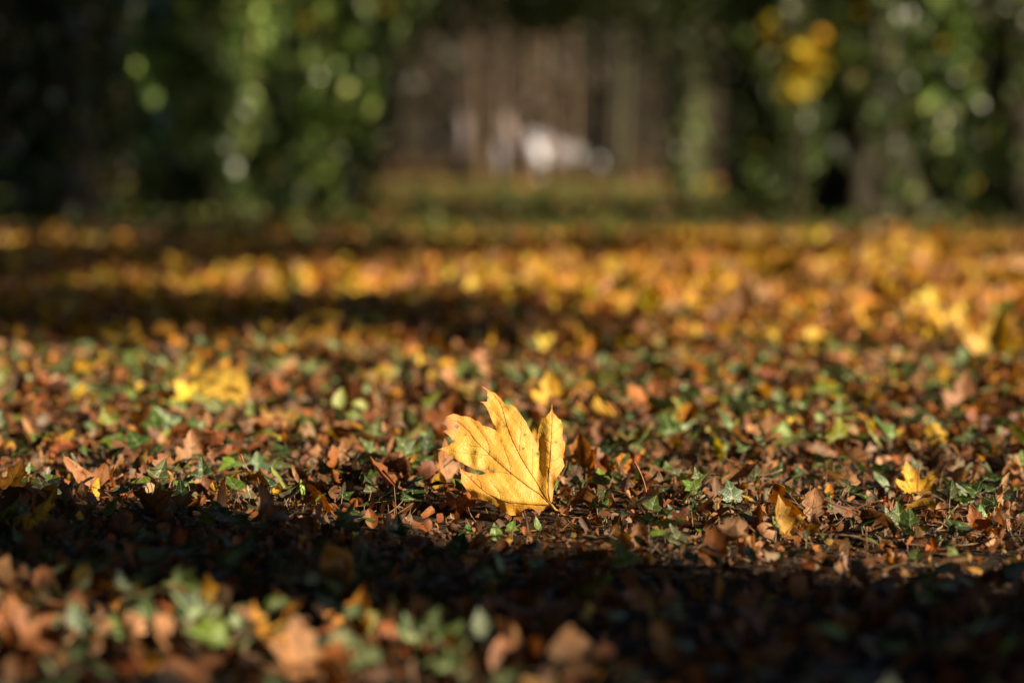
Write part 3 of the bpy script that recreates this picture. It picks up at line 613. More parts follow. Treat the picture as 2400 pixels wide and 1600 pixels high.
ivy_hand(85, 1172, [('ivy3', 10, 34, 0, 36, 2.8, -1.0, 0.2, G3), ('ivy5', -35, 20, 0, 40, 0.6, 0.6, -0.3, G1), ('ivyo', -22, 42, 0.02, 30, 0.2, 1.1, 0.1, G3), ('ivy5', 34, 30, 0, 34, -0.4, 1.0, 0.3, G3)], 'cluster of small ivy leaves left of the brown two-lobed leaf', 'left ivy cluster')
ivy_hand(150, 1186, [('ivy3', -2, 10, 0, 40, 0.3, 1.2, 0.3, G1)], 'single folded ivy leaf between the grey ivy leaf and the brown leaf', None)
ivy_hand(672, 1166, [('ivyo', -10, 10, 0, 30, -0.9, 0.2, 0.1, G4), ('lance', -6, 14, 0, 74, 0.75, 0.8, 0.4, (0.20, 0.30, 0.06))], 'light green long ivy shoot right of the drooping olive leaf', 'light green ivy shoot')
ivy_hand(600, 1132, [('ivy5', 0, 4, 0.02, 64, 0.15, 1.1, 0.1, (0.09, 0.14, 0.07))], 'broad ivy leaf standing behind the drooping olive leaf', None)
ivy_hand(468, 1166, [('ivy3', 2, 34, 0.02, 52, 0.3, 1.2, -0.2, G1), ('ivy5', -20, 10, 0, 42, 0.4, 0.7, 0.2, G3), ('ivy5', 14, 6, -0.01, 40, -0.7, 0.5, 0.1, G1)], 'cluster of dark ivy leaves left of the drooping olive leaf', 'dark ivy cluster')
ivy_hand(805, 1262, [('ivy5', 0, 18, 0, 60, -0.3, 0.6, 0.1, G1), ('ivy3', -26, 10, 0, 40, 0.9, 0.5, 0.1, G3), ('ivy3', 24, 14, 0, 44, -1.0, 0.5, 0.2, G2)], 'ivy leaves lit at the shadow edge left of the yellow maple leaf', 'shadow-edge ivy')
ivy_hand(838, 1250, [('lance', -4, 30, 0, 46, 3.0, -1.2, 0.2, G4), ('ivyo', 14, 34, 0, 34, -1.8, -0.4, 0.1, (0.10, 0.30, 0.03))], 'bright green young ivy shoot with red stem beside the shadow-edge ivy', None)
ivy_hand(720, 1170, [('lance', -4, 10, -0.03, 42, 0.2, 1.2, 0.5, (0.18, 0.32, 0.03))], 'single bright green narrow leaf standing right of the light green shoot', None)
ivy_hand(2088, 1140, [('ivyo', -16, 8, 0, 60, 0.5, 1.1, 0.1, (0.10, 0.15, 0.09)), ('ivyo', -24, 4, -0.01, 40, 0.7, 0.9, -0.4, (0.15, 0.12, 0.04))], 'grey-green ivy leaf with bold pale veins left of the golden leaf', 'bold-veined ivy leaf')
ivy_hand(2100, 1200, [('lance', -20, 6, 0, 90, 0.55, 1.0, 0.9, (0.07, 0.13, 0.07))], 'slanting ivy leaf seen on edge before the golden leaf', None)
ivy_hand(2300, 1200, [('ivyo', -8, 4, -0.02, 54, 0.4, 1.2, 0.3, (0.06, 0.16, 0.03))], 'bright green leaf standing right of the arched olive-yellow leaf', None)
ivy_hand(1265, 1215, [('ivyo', -4, 2, -0.03, 34, 0.5, 0.9, 0.3, (0.12, 0.20, 0.03)), ('ivy3', -70, 4, -0.05, 40, -0.3, 0.8, 0.2, (0.13, 0.24, 0.04))], 'green ivy leaves in front of the foot of the yellow maple leaf', None)
ivy_hand(1170, 1240, [('ivyo', -6, 6, -0.02, 44, 0.3, 1.1, 0.1, (0.16, 0.26, 0.05)), ('ivy3', -70, 2, 0.01, 50, 0.2, 0.5, 0.1, (0.05, 0.16, 0.03))], 'fresh green ivy leaves in front of the lower lobe of the yellow maple leaf', None)
ivy_hand(1320, 1190, [('ivy3', 6, 8, 0.01, 42, 1.2, 0.5, 0.2, (0.07, 0.12, 0.03)), ('ivyo', 20, 2, 0.0, 34, 1.5, 0.3, 0.2, G1)], 'green ivy leaves touching the stalk end of the yellow maple leaf', None)
ivy_hand(935, 1255, [('ivy5', 0, 20, -0.04, 56, 0.1, 1.1, 0.1, G2)], 'dark shaded ivy leaf in front of the rust-red leaf', None)
ivy_hand(985, 1560, [('ivy5', -20, 60, 0, 76, 0.4, 0.9, 0.2, (0.07, 0.11, 0.04)), ('ivy3', 22, 90, 0, 64, -0.6, 1.0, 0.1, (0.07, 0.11, 0.04)), ('ivy3', 0, 10, -0.02, 70, 0.2, 1.1, -0.4, G3), ('ivyo', -60, 20, 0, 50, 0.2, 1.0, 0.1, G5)], 'blurred pale green ivy cluster in front, right of the golden pair', 'front ivy cluster', 1)
ivy_hand(1130, 1540, [('ivyo', 0, 50, 0, 74, 0.2, 1.2, 0.3, (0.06, 0.10, 0.035)), ('ivyo', -60, 10, -0.01, 62, 0.5, 0.8, 0.1, (0.05, 0.10, 0.04))], 'blurred pale ivy leaves right of the front ivy cluster', None, 1)
ivy_hand(262, 1545, [('ivyo', 0, 10, 0, 74, 0.1, 1.2, 0.2, (0.14, 0.23, 0.02))], 'blurred bright lime leaf in front on the left', 'lime front leaf', 1)
ivy_hand(175, 1540, [('ivy5', 0, 20, 0, 90, 0.3, 1.1, 0.2, (0.06, 0.10, 0.05)), ('ivy3', -90, 10, 0, 60, 0.4, 0.9, 0.2, G3)], 'blurred grey-green ivy left of the lime front leaf', None, 1)
ivy_hand(555, 1510, [('ivyo', 0, 10, 0, 60, 0.3, 1.0, 0.2, (0.04, 0.065, 0.025)), ('ivyo', -250, 20, 0, 50, 0.3, 1.0, 0.2, (0.04, 0.065, 0.025))], 'blurred pale ivy leaves left of the golden pair', None, 1)

# ------------------------------------------------------------------ the other fallen leaves and ivy sprigs that can be told apart
def in_view(x, y, m=1.0): return abs(x) < 0.2118 * y * m
names_c = {'tan': 'tan', 'rust': 'rust-brown', 'brown': 'dark brown', 'yellow': 'yellow', 'orange': 'orange', 'olive': 'olive', 'grey_brown': 'grey-brown'}
def relation(px, py):
    best = min(ANCHORS, key=lambda a: ((a[1] - px) ** 2 + ((a[2] - py) * 2.5) ** 2))
    dx, dy = px - best[1], py - best[2]
    if abs(dx) > abs(dy) * 2.2: rel = 'left of' if dx < 0 else 'right of'
    else: rel = 'behind' if dy < 0 else 'in front of'
    return rel, best[0], math.hypot(dx, dy)
ORD = ['nearest', 'second nearest', 'third nearest', 'fourth nearest', 'fifth nearest', 'sixth nearest', 'seventh nearest', 'eighth nearest', 'ninth nearest', 'tenth nearest']
auto = []
rng = np.random.default_rng(5)
tries = 0
while len(auto) < 228 and tries < 20000:
    tries += 1
    py = 385 + 2097 / rng.uniform(1.78, 6.2); px = rng.uniform(-20, 2420)
    if rng.random() > np.clip((py - 560) / 700, 0.25, 1): continue
    p = at(px, py)
    if any((a[0][0] - p[0]) ** 2 + ((a[0][1] - p[1]) * 0.6) ** 2 < 0.033 ** 2 for a in auto): continue
    if any((q[0] - p[0]) ** 2 + ((q[1] - p[1]) * 0.6) ** 2 < 0.028 ** 2 for q in LEAVES): continue
    if 960 < px < 1360 and 1180 < py < 1330: continue                  # keep the big leaf free
    yellowish = 0.04 + 0.34 * np.clip((p[1] - 3.2) / 2.5, 0, 1)
    c = rng.choice(['tan', 'rust', 'brown', 'yellow', 'orange', 'olive', 'grey_brown'], p=np.array([.36, .24, .16, yellowish, .09, .03, .10]) / (.98 + yellowish))
    auto.append((p, c))
forms = {'curled': dict(curl=1.5, rolls=1.2), 'folded': dict(curl=0.3, rolls=-2.2, fold=-0.5), 'rolled': dict(curl=0.3, rolls=3.2), 'flat': dict(curl=-0.4, rolls=-0.4), 'upright': dict(curl=0.6, rolls=1.0), 'arched': dict(curl=-1.5, rolls=0.6)}
made = []
for i, (p, c) in enumerate(auto):
    f = ['curled', 'folded', 'rolled', 'flat', 'upright', 'arched', 'flat', 'curled', 'arched'][rng.integers(9)]
    kind = rng.choice(['maple', 'oak', 'oval', 'maple'])
    kw = dict(forms[f]); kw['crumple'] = rng.uniform(0.03, 0.13)
    kw['curl'] *= rng.uniform(.7, 1.3); kw['rolls'] *= rng.uniform(.7, 1.3)
    pit = rng.uniform(0.9, 1.35) if f == 'upright' else rng.uniform(0.05, 0.6)
    size = (0.022 + 0.030 * rng.random() ** 1.6) * (1.0 if p[1] < 3.2 else 1.3)
    lod = 0 if 2.1 < p[1] < 3.2 else 1
    o = fallen_leaf(kind, p, size, c, rng.uniform(-1.6, 1.6) if f == 'upright' else rng.uniform(-PI, PI), pit, rng.normal(0, .3), None, lod=lod, seed=900 + i, stem=None if rng.random() < 0.5 else (0, 0, 0), stem_mat=['petiole', 'petiole_dark', 'twig'][i % 3], **kw)
    rel, anc, d = relation(*topx(p)); made.append((o, names_c[c], f, rel, anc, d))
groups = {}
for m in made: groups.setdefault((m[1], m[2], m[3], m[4]), []).append(m)
for (c, f, rel, anc), ms in groups.items():
    ms.sort(key=lambda m: m[5])
    for k, m in enumerate(ms):
        m[0]['label'] = ('%s %s leaf %s the %s' if len(ms) == 1 else '%s %s leaf ' + ORD[min(k, 9)] + ' %s the %s') % (c, f, rel, anc)
ivs = []
tries = 0
spots = []
while len(spots) < 110 and tries < 20000:
    tries += 1
    py = 385 + 2097 / rng.uniform(1.78, 4.6); px = rng.uniform(-20, 2420); p = at(px, py)
    if any((a[0] - p[0]) ** 2 + ((a[1] - p[1]) * 0.6) ** 2 < 0.045 ** 2 for a in spots): continue
    if 1000 < px < 1340 and 1170 < py < 1330: continue
    if 290 < px < 420 and 1300 < py < 1480: continue
    spots.append(p)
size_w = {1: 'single-leaved', 2: 'two-leaved', 3: 'three-leaved', 4: 'bushy'}
for i, p in enumerate(spots):
    n = int(rng.choice([1, 2, 3, 4], p=[.3, .3, .25, .15])); lv = []
    c0 = IVYC[rng.integers(6)]
    for k in range(n):
        lv.append((rng.choice(['ivy5', 'ivy3', 'ivyo', 'ivy3']), rng.normal(0, .014), rng.uniform(.006, .030), rng.normal(0, .014), rng.uniform(.013, .029), rng.uniform(-PI, PI) if k else rng.uniform(-.9, .9), rng.uniform(-.2, 1.1), rng.normal(0, .3), c0))
    lod = 0 if 2.1 < p[1] < 3.2 else 1
    e = ivy_sprig(p, lv, None, seed=4000 + i, lod=lod)
    tone = {0: 'green', 1: 'dark green', 2: 'mid-green', 3: 'bright green', 4: 'grey-green', 5: 'greyish purple'}[IVYC.index(c0)]
    rel, anc, d = relation(*topx(p)); ivs.append((e, tone, size_w[n], rel, anc, d))
groups = {}
for m in ivs: groups.setdefault(m[1:5], []).append(m)
for (c, f, rel, anc), ms in groups.items():
    ms.sort(key=lambda m: m[5])
    for k, m in enumerate(ms):
        m[0]['label'] = ('%s %s ivy sprig %s the %s' if len(ms) == 1 else '%s %s ivy sprig ' + ORD[min(k, 9)] + ' %s the %s') % (c, f, rel, anc)

# twigs that lie in the sharp zone
def twig(x0, y0, x1, y1, label, r=0.0018, z0=0.006, z1=0.008):
    a = at(x0, y0); b = at(x1, y1); a[2] = float(gz(a[0], a[1])) + z0; b[2] = float(gz(b[0], b[1])) + z1
    B = Batch(); q = curve_pts(a, b, RNG.normal(0, .003, 3), 12); q[1:-1] += RNG.normal(0, .0009, (10, 3)); B.add(*tube(q, r, r * .6, 6))
    k = q[6]; B2 = Batch(); B2.add(*tube(curve_pts(k, k + np.array([.008, .002, .010]), (0, 0, 0), 4), r * .6, r * .35, 5))
    o = B.build('twig', M['twig'], None, a); s = B2.build('side_shoot', M['twig'], o, a); tag(o, label, 'twig', 'twigs on the ground')
twig(400, 1116, 690, 1118, 'long thin pale twig lying level behind the drooping olive leaf', 0.0016)
twig(520, 1195, 560, 1215, 'short tan twig in front of the drooping olive leaf', 0.0014)
twig(1350, 1262, 1470, 1275, 'brown twig lying at the front shadow right of the yellow maple leaf', 0.0022)
twig(1990, 1190, 2110, 1205, 'thin dark twig across the grey-brown flat leaf', 0.0013)
twig(2190, 1230, 2245, 1196, 'short leaning twig under the arched olive-yellow leaf', 0.0013, 0.004, 0.02)
twig(1940, 1205, 1990, 1150, 'thin twig leaning over the grey-brown leaf heap', 0.0012, 0.004, 0.022)

# ------------------------------------------------------------------ the mass of litter and ivy beneath (nobody could count it)
def pts_in(y0, y1, per_m2, rng, margin=1.5, extra=0.25):
    area = 0.2118 * margin * (y1 ** 2 - y0 ** 2) + 2 * extra * (y1 - y0)
    n = int(area * per_m2)
    y = np.sqrt(rng.uniform(y0 ** 2, y1 ** 2, n)); x = rng.uniform(-1, 1, n) * (0.2118 * margin * y + extra)
    return np.stack([x, y], 1)
def patch(x, y):           # patchiness of ivy against leaves, 0..1
    return 0.5 + 0.25 * np.sin(2.1 * x + 0.9 * y + 1) + 0.25 * np.sin(1.3 * y - 1.7 * x)
LC = np.array(list(PAL.values()))
def litter(B, P, kinds, lod, s0, s1, rng, probs, zmax, pitch=0.7, dark=1.0):
    kk = rng.integers(0, len(kinds), len(P))
    for i, k in enumerate(kinds):
        Q = P[kk == i]; n = len(Q)
        P3 = np.stack([Q[:, 0], Q[:, 1], gz(Q[:, 0], Q[:, 1]) + rng.uniform(-.003, zmax, n)], 1)
        c = jitters(LC[rng.choice(7, n, p=probs)] * dark, rng, .2)
        scatter(B, T[k, lod], P3, rng.uniform(s0, s1, n) , rng.uniform(-PI, PI, n), np.abs(rng.normal(0, pitch, n)), rng.normal(0, .5, n), c, rng,
                rng.normal(0, 1.3, n), rng.normal(0, 1.3, n), rng.normal(0, .3, n), rng.uniform(.02, .14, n), True, .12, (.12, .06, .03), .4)
r5 = np.random.default_rng(77)
def drift(P): return P[r5.random(len(P)) < .5 + .55 * np.sin(2.9 * P[:, 0] + 1.7 * P[:, 1]) * np.sin(3.7 * P[:, 1] - 1.9 * P[:, 0] + .6) + .25 * np.sin(7.3 * P[:, 0] + 5.1 * P[:, 1])]
P_NEAR = [.22, .24, .34, .01, .03, .02, .14]
P_MID = [.30, .13, .04, .25, .24, .02, .02]
P_FAR = [.22, .26, .24, .09, .13, .04, .02]
scraps = ['scrap%d' % k for k in range(6)]
def clear(P):       # nothing tall right in front of the big leaf
    return P[~((np.abs(P[:, 0] + 0.015) < 0.105) & (P[:, 1] > 2.30) & (P[:, 1] < 2.60))]
B = Batch()
P = pts_in(1.35, 4.6, 2200, r5); sharp = (P[:, 1] > 2.15) & (P[:, 1] < 3.0)
litter(B, P[sharp], scraps, 0, 0.006, 0.021, r5, P_NEAR, 0.006)
litter(B, P[~sharp], scraps, 1, 0.010, 0.030, r5, P_NEAR, 0.008)
P = pts_in(2.15, 3.0, 3800, r5); litter(B, P, scraps, 1, 0.004, 0.012, r5, P_NEAR, 0.004, .7, .8)
P = drift(clear(pts_in(1.35, 4.6, 380, r5)))
litter(B, P, ['maple', 'oak', 'oval', 'oak'], 1, 0.018, 0.042, r5, P_NEAR, 0.010, 0.6)
tag(B.build('leaf_litter', M['dry']), 'small dry brown leaf scraps covering the ground around the yellow maple leaf', 'leaf litter', kind='stuff')
B = Batch()
P = np.concatenate([pts_in(4.6, 10.5, 640, r5), drift(pts_in(5.6, 9.8, 700, r5))])
P = P[r5.random(len(P)) > 0.35 * patch(P[:, 0], P[:, 1])]
litter(B, P[P[:, 1] < 5.6], ['maple', 'oak', 'oval', 'maple'], 2, 0.022, 0.055, r5, P_MID, 0.012, 0.6, 1.1); litter(B, P[P[:, 1] >= 5.6], ['maple', 'oval', 'maple'], 2, 0.028, 0.068, r5, [.27, .08, .03, .32, .27, .02, .01], 0.02, 0.95, 1.25)
P = drift(pts_in(3.0, 4.8, 950, r5)); litter(B, P, ['maple', 'oak', 'oval', 'maple'], 1, 0.015, 0.042, r5, [.40, .18, .06, .12, .18, .04, .02], 0.012, 0.5, 1.05)
P = pts_in(10.5, 14.5, 110, r5); P = P[r5.random(len(P)) < np.clip((13.5 - P[:, 1]) / 4, 0, 1) * (.5 + .5 * np.sin(1.3 * P[:, 0] + .9 * P[:, 1]))]; litter(B, P, ['maple', 'oval'], 2, 0.03, 0.075, r5, P_MID, 0.02, 0.8)
P = pts_in(10.5, 24, 11, r5); litter(B, P, ['maple', 'oval'], 2, 0.05, 0.09, r5, P_FAR, 0.015, 0.5, .8)
P = pts_in(24, 57, 3, r5); litter(B, P, ['maple', 'oval'], 2, 0.06, 0.11, r5, P_FAR, 0.03, 0.5, .8)
tag(B.build('far_leaf_litter', M['dry']), 'blurred carpet of yellow, orange and brown fallen leaves reaching back to the lawn', 'leaf litter', kind='stuff')
IC = np.array(IVYC); ICM = np.array([(.06, .11, .025), (.10, .16, .03), (.16, .20, .03), (.04, .08, .03), (.10, .13, .06), (.20, .19, .04)]) * [1.1, 1, .7]
def ivy_cover(B, S, P, lod, s0, s1, rng, zmax, IC=IC):
    kinds = ['ivy5', 'ivy3', 'ivyo', 'ivy5', 'lance']; kk = rng.choice(5, len(P), p=[.2, .3, .28, .12, .1])
    for i, k in enumerate(kinds):
        Q = P[kk == i]; n = len(Q); g = gz(Q[:, 0], Q[:, 1]); h = rng.uniform(.004, zmax, n)
        P3 = np.stack([Q[:, 0], Q[:, 1], g + h], 1)
        scatter(B, T[k, lod], P3, rng.uniform(s0, s1, n), rng.uniform(-PI, PI, n), rng.uniform(-.4, 1.0, n), rng.normal(0, .35, n), jitters(IC[rng.integers(0, 6, n)], rng, .2), rng,
                rng.uniform(-.5, .5, n), rng.uniform(-.5, .3, n), rng.uniform(.05, .35, n), np.full(n, .03), False, .15, (.12, .07, .03), .15)
        if S is not None:
            for p in P3: S.add(*tube(np.array([[p[0] + rng.normal(0, .006), p[1], p[2] - .028], p]), .0007, .0005, 3))
B = Batch(); S = Batch()
P = drift(clear(pts_in(1.35, 4.6, 820, r5)))
n = (P[:, 1] > 2.15) & (P[:, 1] < 3.0)
ivy_cover(B, S, P[n], 0, .007, .025, r5, .020); ivy_cover(B, S, P[~n & (P[:, 1] < 2.6)], 1, .014, .034, r5, .024); ivy_cover(B, S, P[P[:, 1] >= 3.0], 1, .016, .040, r5, .03, ICM)
P = pts_in(3.0, 5.4, 130, r5); P = P[r5.random(len(P)) < patch(P[:, 0] * 2, P[:, 1] * 1.5)]; ivy_cover(B, None, P, 1, .018, .042, r5, .035, ICM)
P = pts_in(4.6, 10.5, 60, r5); P = P[r5.random(len(P)) < patch(P[:, 0], P[:, 1])]
ivy_cover(B, None, P, 2, .025, .05, r5, .05, ICM)
P = pts_in(10.5, 24, 60, r5); ivy_cover(B, None, P, 2, .04, .08, r5, .06, ICM * .7)
for x, y in pts_in(2.1, 3.1, 45, r5):      # runners that tie the ivy together
    a = r5.uniform(0, 2 * PI); L = r5.uniform(.12, .3); k = np.linspace(0, 1, 12); wv = r5.normal(0, .02, 2)
    qx = x + math.cos(a) * L * k + wv[0] * np.sin(k * 5); qy = y + math.sin(a) * L * k + wv[1] * np.sin(k * 6 + 1)
    if np.any((abs(qx + .015) < .1) & (qy > 2.3) & (qy < 2.6)): continue
    S.add(*tube(np.stack([qx, qy, gz(qx, qy) + .006 + .004 * np.sin(k * 9 + a)], 1), .0011, .0007, 4))
    ivy_cover(B, S, np.stack([qx[1::2] + r5.normal(0, .006, 6), qy[1::2] + r5.normal(0, .006, 6)], 1), 0, .012, .030, r5, .024)
ob = B.build('ivy_ground_cover', M['ivy']); tag(ob, 'low green ivy creeping through the dry leaves', 'ivy', kind='stuff')
S.build('stem', M['ivy_stem'], ob)['kind'] = 'stuff'
B = Batch()
for x, y in pts_in(1.6, 3.6, 520, r5):
    g = float(gz(x, y)); L = r5.uniform(.010, .045); a = r5.uniform(0, 2 * PI); e = abs(r5.normal(.15, .45))
    p0 = np.array([x, y, g + .002]); d = np.array([math.cos(a) * math.cos(e), math.sin(a) * math.cos(e), math.sin(e)]) * L
    B.add(*tube(curve_pts(p0, p0 + d, r5.normal(0, .12, 3) * L, 5), .0007, .0004, 4))
tag(B.build('loose_stalks', M['twig']), 'fine loose stalks and twiglets scattered through the litter', 'stalks', kind='stuff')

# ------------------------------------------------------------------ trees
def leaf_cloud(n, centre, radii, size, cols, rng, kinds=('ivyo', 'oval'), clump=0.25, shell=0.35, flat=0.0):
    """leaves in clumps spread through an ellipsoid"""
    B = Batch(); m = max(6, n // 26)
    d = rng.normal(0, 1, (m, 3)); d /= np.linalg.norm(d, axis=1)[:, None]
    cl = d * (rng.uniform(shell, 1, (m, 1)) ** 0.6) * np.asarray(radii) + np.asarray(centre)
    tone = rng.uniform(0.65, 1.3, m); cols = np.array(cols)
    for kd in kinds:
        q = n // len(kinds); k = rng.integers(0, m, q); P = cl[k] + rng.normal(0, clump, (q, 3)) * np.asarray(radii) / max(radii) * max(1, max(radii) / 3)
        c = jitters(cols[rng.integers(0, len(cols), q)] * tone[k][:, None], rng, .2)
        scatter(B, T[kd, 2], P, size * rng.uniform(.7, 1.3, q), rng.uniform(-PI, PI, q), rng.normal(-.5, .7, q), rng.normal(0, .6, q), c, rng, rng.normal(0, .5, q), rng.normal(0, .5, q), rng.uniform(0, .4, q))
    return B
def trunk_geo(base, h, r, rng, lean=(0, 0), flare=1.6, n=14, sides=12):
    z = np.linspace(0, 1, n); z = z ** 1.3
    x = base[0] + lean[0] * z + 0.06 * r * np.sin(z * 9 + rng.uniform(0, 6)); y = base[1] + lean[1] * z + .06 * r * np.sin(z * 7 + 1)
    rr = r * (1 - 0.55 * z) * (1 + (flare - 1) * np.exp(-z * h / (r * 2.2)))
    v, f, c = tube(np.stack([x, y, z * h + base[2] - 0.05], 1), rr, None, sides)
    a = np.arctan2(v[:, 1] - np.interp(v[:, 2], z * h, y), v[:, 0] - np.interp(v[:, 2], z * h, x))
    k = 1 + .07 * np.sin(3 * a + v[:, 2] * 1.3) + .04 * np.sin(7 * a)
    cx = np.interp(v[:, 2], z * h, x); cy = np.interp(v[:, 2], z * h, y)
    v[:, 0] = cx + (v[:, 0] - cx) * k; v[:, 1] = cy + (v[:, 1] - cy) * k
    return v, f, c
def limb_geo(B, base, h, r, rng, n, reach, zlo):
    for i in range(n):
        z = h * rng.uniform(zlo, .95); a = rng.uniform(0, 2 * PI); L = reach * rng.uniform(.6, 1.1)
        p0 = np.array([base[0], base[1], z]); p1 = p0 + np.array([math.cos(a) * L, math.sin(a) * L, L * rng.uniform(.15, .6)])
        B.add(*tube(curve_pts(p0, p1, (0, 0, .12 * L), 6), r * .35, r * .08, 6))
CROWN_G = [(0.035, 0.055, 0.014), (0.05, 0.06, 0.014), (0.07, 0.065, 0.014), (0.03, 0.05, 0.016)]
CROWN_A = [(0.10, 0.085, 0.014), (0.075, 0.07, 0.014), (0.13, 0.09, 0.012), (0.05, 0.06, 0.014)]
IVYT = [(0.016, 0.032, 0.008), (0.022, 0.045, 0.010), (0.020, 0.040, 0.014), (0.04, 0.075, 0.022), (0.09, 0.145, 0.065)]
IVYT = [(a * 1.2, b, c * .7) for a, b, c in IVYT]
def tree(name, base, h, r, label, seed, crowns, group=None, bark='bark', ivy=None, lean=(0, 0), limbs=7, zlo=.45, cat='tree', cols=CROWN_G, lsize=.12, reach=2.0, flare=1.6, bright=1.25, open_=0.0):
    rng = np.random.default_rng(seed); base = np.asarray(base, float)
    e = empty(name, base); tag(e, label, cat, group)
    B = Batch(); B.add(*trunk_geo(base, h, r, rng, lean, flare)); B.build('trunk', M[bark], e, base)
    if limbs:
        B = Batch(); limb_geo(B, base + [lean[0] * .7, lean[1] * .7, 0], h, r, rng, limbs, reach, zlo); B.build('limb', M[bark], e, base)
    for (n, c, rad) in crowns:
        B = leaf_cloud(n, base + np.asarray(c, float), rad, lsize, cols, rng, clump=min(.30, .32 * max(rad))); B.build('crown', M['crown'], e, base)
    if ivy:
        B = Batch(); n, zt, spread, size = ivy
        IT = np.array(IVYT)                      # ivy climbing the trunk: leaves hang outward in overlapping tufts
        for kd in ('ivy5', 'ivyo', 'ivy3'):
            q = n // 3; z = zt * rng.random(q) ** .9; a = rng.uniform(-PI, PI, q)
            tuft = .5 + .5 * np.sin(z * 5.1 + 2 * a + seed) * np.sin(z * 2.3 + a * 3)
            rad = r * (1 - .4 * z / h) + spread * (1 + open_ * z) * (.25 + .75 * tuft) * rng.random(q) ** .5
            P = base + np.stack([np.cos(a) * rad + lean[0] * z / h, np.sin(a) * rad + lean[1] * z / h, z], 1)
            c = IT[rng.integers(0, 5, q)] * (.35 + 1.2 * tuft)[:, None] * bright; c[rng.random(q) < .012] = (.6, .36, .03)  # tuft hollows coloured darker like shade; bright lifts ivy meant to look sunlit
            scatter(B, T[kd, 2], P, size * rng.uniform(.6, 1.3, q), a + PI / 2 + rng.normal(0, .5, q), -PI / 2 + rng.normal(.35, .45, q), rng.normal(0, .4, q), jitters(c, rng, .25), rng, rng.normal(0, .4, q), rng.normal(-.3, .3, q), rng.uniform(0, .3, q))
        B.build('ivy', M['ivy_far'], e, base)
    return e
def gp(x, y):   # ground point under a pixel of the 2352 x 1568 view
    return at(x * 1.0204, y * 1.0204)
# ivy-clad trees on the left
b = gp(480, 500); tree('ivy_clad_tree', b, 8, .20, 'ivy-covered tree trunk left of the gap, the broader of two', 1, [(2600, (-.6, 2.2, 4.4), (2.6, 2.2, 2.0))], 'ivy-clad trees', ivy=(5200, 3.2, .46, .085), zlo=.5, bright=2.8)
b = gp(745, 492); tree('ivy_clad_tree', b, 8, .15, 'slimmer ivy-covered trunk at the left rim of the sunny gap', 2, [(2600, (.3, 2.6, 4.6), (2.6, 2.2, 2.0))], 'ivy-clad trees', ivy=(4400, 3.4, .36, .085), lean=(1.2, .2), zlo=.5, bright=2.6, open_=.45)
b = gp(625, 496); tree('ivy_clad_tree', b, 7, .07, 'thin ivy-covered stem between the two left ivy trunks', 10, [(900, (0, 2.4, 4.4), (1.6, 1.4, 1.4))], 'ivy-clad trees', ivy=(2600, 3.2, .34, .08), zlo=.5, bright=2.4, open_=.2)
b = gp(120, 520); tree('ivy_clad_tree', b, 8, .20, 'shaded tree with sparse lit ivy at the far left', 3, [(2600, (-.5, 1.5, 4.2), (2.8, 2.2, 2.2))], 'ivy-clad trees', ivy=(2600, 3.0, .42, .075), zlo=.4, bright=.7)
# on the right
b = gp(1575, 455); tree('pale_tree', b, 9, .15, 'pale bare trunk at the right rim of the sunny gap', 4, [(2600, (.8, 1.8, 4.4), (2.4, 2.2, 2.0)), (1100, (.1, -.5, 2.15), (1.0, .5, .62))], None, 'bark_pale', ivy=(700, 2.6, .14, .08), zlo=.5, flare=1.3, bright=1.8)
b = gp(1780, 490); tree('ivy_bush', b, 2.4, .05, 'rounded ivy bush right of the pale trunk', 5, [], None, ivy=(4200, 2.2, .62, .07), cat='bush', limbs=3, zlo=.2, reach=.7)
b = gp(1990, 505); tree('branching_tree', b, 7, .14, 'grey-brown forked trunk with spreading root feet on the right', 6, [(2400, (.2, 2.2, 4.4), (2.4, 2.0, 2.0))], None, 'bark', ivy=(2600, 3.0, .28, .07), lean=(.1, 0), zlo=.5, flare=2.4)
e = [o for o in COL.objects if o.name.startswith('branching_tree')][0]
for k, (dx, dy) in enumerate([(-.36, -.1), (.34, -.12), (.12, .25), (-.12, -.3)]):
    B = Batch(); B.add(*tube(np.array([[0, 0, .95], [dx * .35, dy * .35, .62], [dx * .75, dy * .75, .25], [dx * 1.1, dy * 1.1, -.03]]), np.array([.07, .075, .07, .08]), None, 8)); o = B.build('buttress', M['bark'], e)
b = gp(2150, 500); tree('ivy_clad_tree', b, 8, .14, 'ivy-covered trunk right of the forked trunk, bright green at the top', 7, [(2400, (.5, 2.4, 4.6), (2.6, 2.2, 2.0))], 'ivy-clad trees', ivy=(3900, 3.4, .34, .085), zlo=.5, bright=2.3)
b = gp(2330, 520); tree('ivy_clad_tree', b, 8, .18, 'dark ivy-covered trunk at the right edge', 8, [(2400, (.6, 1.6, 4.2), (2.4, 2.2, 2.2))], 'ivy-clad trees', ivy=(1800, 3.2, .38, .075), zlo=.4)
# young yellow shrub spray between the right-hand trees
b = gp(1830, 508); tree('yellow_sapling', b, 1.9, .02, 'sapling with a clump of yellow leaves above the ivy bush', 9, [(110, (.05, 0, 1.02), (.10, .08, .11)), (60, (-.03, 0, .84), (.09, .08, .06)), (30, (.0, 0, 1.2), (.2, .1, .12))], None, limbs=4, zlo=.5, reach=.3, cat='sapling', cols=[(.50, .38, .02), (.56, .40, .02), (.4, .32, .03)], lsize=.075)
